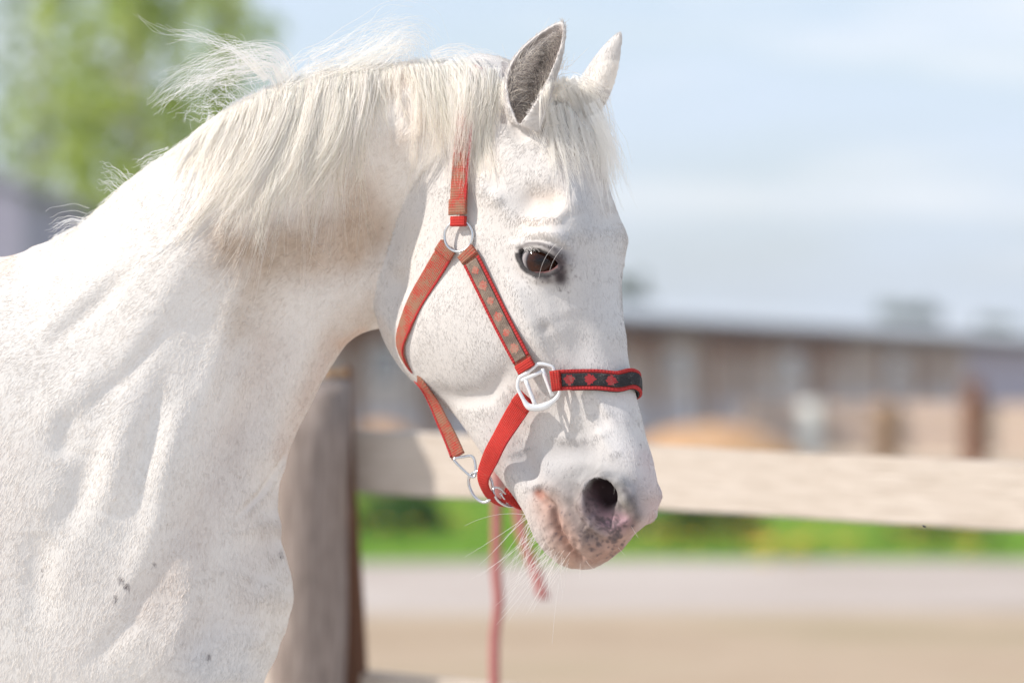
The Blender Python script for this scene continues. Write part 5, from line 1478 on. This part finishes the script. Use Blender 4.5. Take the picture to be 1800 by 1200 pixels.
# lead rope hung over the rail
rope_m = NT('faded_red_rope')
rope_m.set(Base_Color=rope_m.mix(rope_m.noise(rope_m.coord('Object'), 60, 4), (0.33, 0.10, 0.095), (0.42, 0.17, 0.155)), Roughness=0.9)
rope_m.bump(rope_m.n('ShaderNodeTexWave', {'Vector': rope_m.coord('Object', (40, 40, 90), (0, .6, 0)), 'Scale': 1.0}).outputs[1], 0.4, 0.003)
def on_rail(u, v, off):
    """on the near face of the fence, seen at (u, v)"""
    for D_ in [7.6]:
        for _ in range(8):
            p = PW(u, v, D_)
            s_ = (p[:2] - fa_[:2]) @ fdir[:2]
            tgt = fa_[:2] + fdir[:2] * s_ + fnor[:2] * off
            D_ = tgt[1] + 5
    return PW(u, v, D_)
rp = empty('lead_rope', tuple(map(float, on_rail(873, 800, 0.04))), 'faded red lead rope hung over the fence rail below the horse\'s chin', 'rope')
def rope_piece(name, pts, r, flat):
    p = resample(pts, 40)
    t = np.gradient(p, axis=0); t /= np.linalg.norm(t, axis=1, keepdims=True)
    b = np.tile(fdir, (40, 1)); c = np.cross(b, t)
    V = np.concatenate([[p[i] + r * (math.cos(a) * b[i] + flat * math.sin(a) * c[i]) for a in np.linspace(0, 2 * math.pi, 10, endpoint=False)] for i in range(40)])
    F = [(i * 10 + j, i * 10 + (j + 1) % 10, (i + 1) * 10 + (j + 1) % 10, (i + 1) * 10 + j) for i in range(39) for j in range(10)]
    F += [tuple(range(10))[::-1], tuple(390 + j for j in range(10))]
    return mesh_obj(name, V, F, rope_m.mat, rp)
rope_piece('rope_end', [on_rail(876, 790, -0.06), on_rail(876, 770, -0.03), on_rail(876, 768, 0.01), on_rail(875, 800, 0.035), on_rail(873, 880, 0.04), on_rail(872, 1000, 0.05), on_rail(876, 1060, 0.05), on_rail(869, 1130, 0.05), on_rail(870, 1240, 0.05), on_rail(874, 1330, 0.05)], 0.0115, 0.7)
rope_piece('rope_end', [on_rail(890, 790, -0.07), on_rail(892, 772, -0.03), on_rail(894, 769, 0.015), on_rail(898, 800, 0.04), on_rail(908, 880, 0.045), on_rail(920, 950, 0.05), on_rail(940, 1000, 0.05), on_rail(956, 1052, 0.05)], 0.0125, 0.7)

# the far paddock rails
tan_board = wood('tan_board', (0.50, 0.37, 0.30), (0.60, 0.46, 0.38), (0.66, 0.53, 0.45))
white_paint = NT('white_paint'); white_paint.set(Base_Color=white_paint.mix(white_paint.noise(white_paint.coord('Object'), 4, 4), (0.78, 0.77, 0.73), (0.86, 0.85, 0.82)), Roughness=0.6)
rust_wood = wood('rusty_brown_timber', (0.13, 0.06, 0.035), (0.22, 0.10, 0.055), (0.30, 0.14, 0.08), along=(30, 30, 3))
orange_wood = wood('orange_timber', (0.38, 0.23, 0.13), (0.48, 0.31, 0.19), (0.52, 0.36, 0.24), along=(30, 30, 3))
pf0 = PW(1305, 650, 50)
paddock = empty('paddock_fence', (float(pf0[0]), float(pf0[1]), 0), 'far low paddock fence of two tan boards in front of the barn', 'fence')
q0, q1 = PW(1300, 650, 50.6), PW(1960, 650, 48.0)
pang = math.atan2(q1[1] - q0[1], q1[0] - q0[0])
for (va, vb) in ((708, 748), (758, 792)):
    za, zb = PW(0, va, 50)[2], PW(0, vb, 50)[2]
    for k in range(3):
        c = q0 + (q1 - q0) * (k + 0.5) / 3
        box('board', (c[0], c[1], (za + zb) / 2), (np.linalg.norm((q1 - q0)[:2]) / 3 - 0.01, 0.04, za - zb), tan_board, paddock, pang, 0.004)
for u, vt, w_, mat_, lab in ((1437, 706, 0.28, white_paint.mat, 'white post'), (1570, 704, 0.26, orange_wood, 'orange brown post'), (1725, 668, 0.26, rust_wood, 'tall dark rust brown post'), (1880, 704, 0.26, orange_wood, None)):
    t_ = (u - 1300) / 660; c = q0 + (q1 - q0) * t_; zt = PW(u, vt, 50)[2]
    o = box('fence_post', (c[0] + 0.11 * math.sin(pang), c[1] - 0.11 * math.cos(pang), zt / 2), (w_, 0.16, zt), mat_, paddock, pang, 0.02)
    if lab: o['label'] = lab

# heaps of sand and shavings
def heap(u0, u1, v_top, D_, lab, seed):
    a, b = PW(u0, 650, D_), PW(u1, 650, D_); h_ = PW(0, v_top, D_)[2]; w_ = (b[0] - a[0]) / 2; cx_ = (a[0] + b[0]) / 2
    V, F = [], []
    N, K = 14, 36
    for i in range(N + 1):
        t = i / N
        for k in range(K):
            an = 2 * math.pi * k / K
            r = 1 - t
            V.append((cx_ + w_ * r * math.cos(an) * (1 + 0.06 * math.sin(3 * an + seed)), a[1] + w_ * 0.8 * r * math.sin(an), max(-0.02, h_ * (1 - r ** 2.2) + 0.02 * math.sin(5 * an + 9 * t + seed))))
    for i in range(N):
        for k in range(K): F.append((i * K + k, i * K + (k + 1) % K, (i + 1) * K + (k + 1) % K, (i + 1) * K + k))
    return tag(mesh_obj('sand_heap', V, F, heap_m), lab, 'heap', 'heaps of orange sand in the yard')
heap_m = ground_mat('orange_sand', (0.46, 0.26, 0.13), (0.54, 0.33, 0.19), (0.58, 0.39, 0.25), 3.0, 14)
heap(1010, 1490, 746, 44, 'broad heap of orange sand between the muzzle and the white post', 1)
heap(540, 800, 744, 44, 'low heap of orange sand seen under the horse\'s throat', 2)

# the long low barn
bp, bq_ = np.array([*PW(540, 650, 55)[:2], 0]), np.array([*PW(1930, 650, 150)[:2], 0])
bl = np.linalg.norm(bq_ - bp); bang = math.atan2(bq_[1] - bp[1], bq_[0] - bp[0])
bdir = (bq_ - bp) / bl; bnor = np.array([math.sin(bang), -math.cos(bang), 0])      # towards the yard
barn = empty('barn', (float(bp[0]), float(bp[1]), 0), 'long low barn with dark plank walls under a pale metal roof', 'barn')
EAVE = 2.42
def wallm(name, c0, c1, c2): return wood(name, c0, c1, c2, 0.35, (12, 12, 1.2))
w_brown = wallm('dark_plank', (0.20, 0.105, 0.065), (0.40, 0.25, 0.17), (0.55, 0.40, 0.30))
w_dark = wallm('eave_shade_fascia', (0.035, 0.025, 0.022), (0.06, 0.042, 0.038), (0.09, 0.065, 0.06))  # fascia coloured dark to stand for the shadow under the eave
w_grey = wallm('grey_plank', (0.44, 0.35, 0.29), (0.57, 0.475, 0.40), (0.66, 0.57, 0.49))
w_pale = wallm('pale_plank', (0.57, 0.50, 0.44), (0.65, 0.58, 0.52), (0.71, 0.65, 0.59))
w_base = wallm('blue_grey_plinth', (0.55, 0.52, 0.53), (0.63, 0.60, 0.61), (0.70, 0.67, 0.68))
w_lav = wallm('lavender_plaster', (0.44, 0.40, 0.47), (0.52, 0.48, 0.55), (0.56, 0.52, 0.58))
roof_m = NT('pale_metal_roof')
roof_m.set(Base_Color=roof_m.mix(roof_m.noise(roof_m.coord('Object'), 0.6, 4), (0.44, 0.47, 0.50), (0.56, 0.58, 0.60)), Roughness=0.5)
glass_m = NT('dusty_glass'); glass_m.set(Base_Color=(0.10, 0.11, 0.13), Roughness=0.15)
def bpt(s, off, z): return bp + bdir * s + bnor * off + np.array([0, 0, z])
br = np.random.default_rng(12)
s = -8.0; k = 0
while s < bl + 10:
    wd = br.uniform(2.2, 3.4) * (1 + s / 70 if s > 0 else 1)
    lav = s > 0 and PW(1640, 650, 1)[0] < (bpt(s, 0, 0)[0] / (bpt(s, 0, 0)[1] + 5))
    c = bpt(s + wd / 2, 0, 0)
    if lav:
        box('wall_panel', (c[0], c[1], 1.15), (wd, 0.2, 2.3), w_lav, barn, bang)
    else:
        box('plinth', (c[0], c[1], 0.42), (wd, 0.26, 0.84), w_base, barn, bang)
        box('wall_panel', (c[0], c[1], 1.29), (wd - 0.03, 0.18, 0.90), (w_grey, w_pale, w_grey)[k % 3], barn, bang)
        box('upper_boards', (c[0], c[1], 2.02), (wd - 0.02, 0.22, 0.56), (w_brown, w_brown, w_grey)[br.integers(0, 3)], barn, bang)
        if k % 3 == 1:
            wc_ = bpt(s + wd * 0.5, 0.13, 1.55)
            f = box('window', wc_, (wd * 0.42, 0.06, 0.62), white_paint.mat, barn, bang)
            p_ = box('pane', bpt(s + wd * 0.5, 0.165, 1.55), (wd * 0.34, 0.02, 0.48), glass_m.mat, None, bang); p_.parent = f; p_.location = (0, -0.035, 0); p_.rotation_euler = (0, 0, 0)
        if k % 3 == 2:
            box('door', bpt(s + wd * 0.35, 0.12, 0.98), (1.05, 0.08, 1.95), w_brown, barn, bang)
        box('support_post', bpt(s, 0.16, 1.15), (0.20, 0.14, 2.3), w_pale if k % 2 else w_brown, barn, bang)
    s += wd; k += 1
L0, L1 = -9.0, bl + 12
V = [bpt(L0, 0.75, EAVE), bpt(L1, 0.75, EAVE), bpt(L1, -4.0, EAVE + 0.62), bpt(L0, -4.0, EAVE + 0.62), bpt(L1, -8.5, EAVE), bpt(L0, -8.5, EAVE)]
V = V + [v + np.array([0, 0, 0.06]) for v in V]
F = [(0, 1, 2, 3), (3, 2, 4, 5), (6, 9, 8, 7), (9, 11, 10, 8), (0, 6, 7, 1), (4, 10, 11, 5), (0, 3, 9, 6), (3, 5, 11, 9), (1, 7, 8, 2), (2, 8, 10, 4)]
mesh_obj('roof', V, F, roof_m.mat, barn, smooth=False)
c = bpt((L0 + L1) / 2, 0.70, EAVE - 0.13); box('fascia', c, (L1 - L0, 0.05, 0.26), w_dark, barn, bang)
for off in (-8.2,):
    c = bpt((L0 + L1) / 2, off, 1.15); box('back_wall', c, (L1 - L0 - 1, 0.2, 2.3), w_grey, barn, bang)

# house at the far left
hm = NT('lavender_render'); hm.set(Base_Color=hm.mix(hm.noise(hm.coord('Object'), 1.5, 4), (0.40, 0.345, 0.46), (0.47, 0.41, 0.53)), Roughness=0.85)
hroof = NT('grey_roof_sheet'); hroof.set(Base_Color=hroof.mix(hroof.noise(hroof.coord('Object'), 3, 3), (0.46, 0.41, 0.52), (0.54, 0.48, 0.60)), Roughness=0.7)
HD = 40.0
hx = PW(40, 650, HD)[0]; hz = PW(0, 330, HD)[2]; hridge = PW(0, 262, HD)[2]
house = empty('house', (float(hx) - 3.0, HD - 5, 0), 'lavender rendered house with a gable behind the trees at the far left', 'house')
W2 = 3.0
V = [(hx - 2 * W2, HD - 5, 0), (hx, HD - 5, 0), (hx, HD - 5, hz), (hx - W2 * 0.55, HD - 5, hridge + 0.15), (hx - 2 * W2, HD - 5, hz)]
V = V + [(x, y + 7, z) for x, y, z in V]
mesh_obj('wall', V, [(0, 1, 2, 3, 4), (9, 8, 7, 6, 5), (1, 6, 7, 2), (0, 4, 9, 5)], hm.mat, house, smooth=False)
V = []
for y in (HD - 5.08, HD + 2.1):
    for dz in (0.02, 0.09): V += [(hx + 0.12, y, hz - 0.06 + dz), (hx - W2 * 0.55, y, hridge + 0.15 + dz), (hx - 2 * W2 - 0.25, y, hz - 0.06 + dz)]
mesh_obj('roof', V, [(0, 1, 7, 6), (1, 2, 8, 7), (3, 9, 10, 4), (4, 10, 11, 5), (0, 3, 4, 1), (1, 4, 5, 2), (6, 7, 10, 9), (7, 8, 11, 10), (0, 6, 9, 3), (2, 5, 11, 8)], hroof.mat, house, smooth=False)
f = box('window', (hx - 1.6, HD - 5.03, 2.2), (1.1, 0.08, 1.3), white_paint.mat, house)
p_ = box('pane', (0, 0, 0), (0.9, 0.02, 1.1), glass_m.mat); p_.parent = f; p_.location = (0, -0.045, 0)

# trees
bark = NT('birch_bark'); bark.set(Base_Color=bark.ramp(bark.noise(bark.coord('Object', (3, 3, 14)), 2.0, 4), [(0.35, (0.06, 0.05, 0.045)), (0.5, (0.42, 0.40, 0.37)), (0.8, (0.55, 0.53, 0.50))]), Roughness=0.9)
bark_d = NT('brown_trunk_bark'); bark_d.set(Base_Color=bark_d.ramp(bark_d.noise(bark_d.coord('Object', (8, 8, 2)), 2.0, 4), [(0.3, (0.05, 0.035, 0.025)), (0.7, (0.15, 0.11, 0.085))]), Roughness=0.95)
def tree(u, D_, height, spread, lab, mat, seed, n, leaf, trunk_mat, droop=0.0, z0=0.22, clumps=110, dense=1.0):
    r = np.random.default_rng(seed)
    g = PW(u, 650, D_); g[2] = 0
    t = empty('tree', tuple(map(float, g)), lab, 'tree', 'trees beyond the yard')
    lean = r.normal(0, 0.25, 2)
    trunk = np.array([g + np.array([lean[0] * q * q, lean[1] * q * q, height * 0.96 * q]) for q in np.linspace(0, 1, 9)])
    paths = [(trunk, height * 0.022, height * 0.004)]
    cen = []
    for k in range(26):
        q = r.uniform(z0, 0.93); a = r.uniform(0, 6.28)
        b = trunk[0] + (trunk[-1] - trunk[0]) * q
        ln = spread * (0.5 + 0.6 * math.sin(math.pi * min(1, (q - z0) / (1 - z0) * 0.8 + 0.2))) * r.uniform(0.6, 1.1)
        tip = b + np.array([math.cos(a) * ln, math.sin(a) * ln, ln * r.uniform(0.1, 0.6)])
        mid = (b + tip) / 2 + np.array([0, 0, ln * 0.15])
        paths.append((resample([b, mid, tip], 6), height * 0.007, height * 0.0015))
        for s in (0.45, 0.7, 0.95): cen.append(b + (tip - b) * s + r.normal(0, 0.15 * spread, 3))
    stem_tube('trunk', paths, trunk_mat, t)
    cen = np.array(cen)
    ex = np.stack([g[0] + r.normal(0, spread * 0.45, clumps), g[1] + r.normal(0, spread * 0.45, clumps), height * r.uniform(z0, 1.0, clumps)], -1)
    cen = np.concatenate([cen, ex])
    wgt = r.uniform(0.2, 1.2, len(cen)); wgt /= wgt.sum()
    pick_ = r.choice(len(cen), n, p=wgt)
    p = cen[pick_] + r.normal(0, 1, (n, 3)) * spread * 0.075 * np.array([1, 1, 0.9])
    if droop: p[:, 2] -= np.abs(r.normal(0, droop, n)) * (r.random(n) < 0.6)
    leaf_cloud('crown', p, leaf, mat, t, -0.6 if droop else 0.2, seed + 1)
    return t
birch_y = leaf_mat('birch_leaf', (0.32, 0.43, 0.07), (0.55, 0.61, 0.16), 0.62)
birch_g = leaf_mat('grey_green_leaf', (0.27, 0.35, 0.16), (0.48, 0.54, 0.30), 0.62)
dark_g = leaf_mat('dark_leaf', (0.06, 0.10, 0.05), (0.13, 0.19, 0.09), 0.4)
tree(255, 48, 8.6, 1.35, 'yellow green birch behind the horse\'s withers, the brightest tree', birch_y, 101, 6400, 0.11, bark.mat, 0.7, 0.16, 150)
tree(395, 52, 8.4, 0.75, 'slim mid green birch nearest the horse\'s mane', birch_y, 107, 2600, 0.10, bark.mat, 0.6, 0.3, 60)
tree(55, 54, 9.0, 1.6, 'grey green birch with open drooping crown left of the bright one', birch_g, 113, 2100, 0.12, bark.mat, 0.8, 0.2, 110)
tree(-190, 50, 8.8, 1.5, 'grey green birch at the left edge of the photo', birch_g, 127, 2100, 0.12, bark.mat, 0.8, 0.2, 110)
tree(1112, 170, 5.6, 1.0, 'round dark tree showing over the barn beside the horse\'s face', dark_g, 131, 3000, 0.22, bark_d.mat, 0, 0.3, 60)
tree(1605, 240, 5.4, 1.7, 'wide dark tree over the right end of the barn, left of a smaller one', dark_g, 137, 3600, 0.28, bark_d.mat, 0, 0.25, 60)
tree(1745, 240, 4.7, 1.2, 'smaller dark tree over the barn at the far right', dark_g, 139, 2400, 0.26, bark_d.mat, 0, 0.25, 60)
tree(1660, 250, 3.9, 1.4, 'lowest dark tree over the barn, between two taller ones', dark_g, 141, 2400, 0.26, bark_d.mat, 0, 0.25, 60)

# a fly in the air right of the horse
fly_m = NT('fly_black'); fly_m.set(Base_Color=(0.03, 0.028, 0.03), Roughness=0.4)
wing_m = NT('fly_wing'); wing_m.set(Base_Color=(0.25, 0.24, 0.23), Roughness=0.3)
fp = Vector(PW(1625, 925, 4.95))
flyo = empty('fly', fp, 'tiny dark fly in mid-air in front of the green verge', 'fly')
bm = bmesh.new(); bmesh.ops.create_uvsphere(bm, u_segments=12, v_segments=8, radius=1)
bmesh.ops.scale(bm, vec=(0.0026, 0.0011, 0.0011), verts=bm.verts)
me = bpy.data.meshes.new('fly_body'); bm.to_mesh(me); bm.free(); me.materials.append(fly_m.mat)
o = bpy.data.objects.new('fly_body', me); col.objects.link(o); o.parent = flyo; o.rotation_euler = (0, 0.2, 0.3)
for sg in (1, -1):
    V = [(0, 0, 0.0008), (-0.001, sg * 0.0022, 0.002), (-0.0035, sg * 0.0024, 0.0022), (-0.003, sg * 0.0008, 0.0012)]
    me = bpy.data.meshes.new('wing'); me.from_pydata(V, [], [(0, 1, 2, 3)]); me.materials.append(wing_m.mat)
    o = bpy.data.objects.new('wing', me); col.objects.link(o); o.parent = flyo
print('scene done', round(time.time() - T0, 1))

# thin summer haze over the yard
bm = bmesh.new(); bmesh.ops.create_cube(bm, size=1)
bmesh.ops.scale(bm, vec=(330, 475, 12.5), verts=bm.verts)
me = bpy.data.meshes.new('haze'); bm.to_mesh(me); bm.free()
hz_m = bpy.data.materials.new('haze_air'); hz_m.use_nodes = True
hz_m.node_tree.nodes.clear()
ho = hz_m.node_tree.nodes.new('ShaderNodeOutputMaterial'); hv_ = hz_m.node_tree.nodes.new('ShaderNodeVolumePrincipled')
hv_.inputs['Color'].default_value = (0.97, 0.98, 1.0, 1); hv_.inputs['Density'].default_value = 0.0008; hv_.inputs['Anisotropy'].default_value = 0.2
hz_m.node_tree.links.new(hv_.outputs[0], ho.inputs['Volume'])
me.materials.append(hz_m)
o = bpy.data.objects.new('haze', me); col.objects.link(o); o.location = (0, 190, 5.2)
tag(o, kind='stuff')
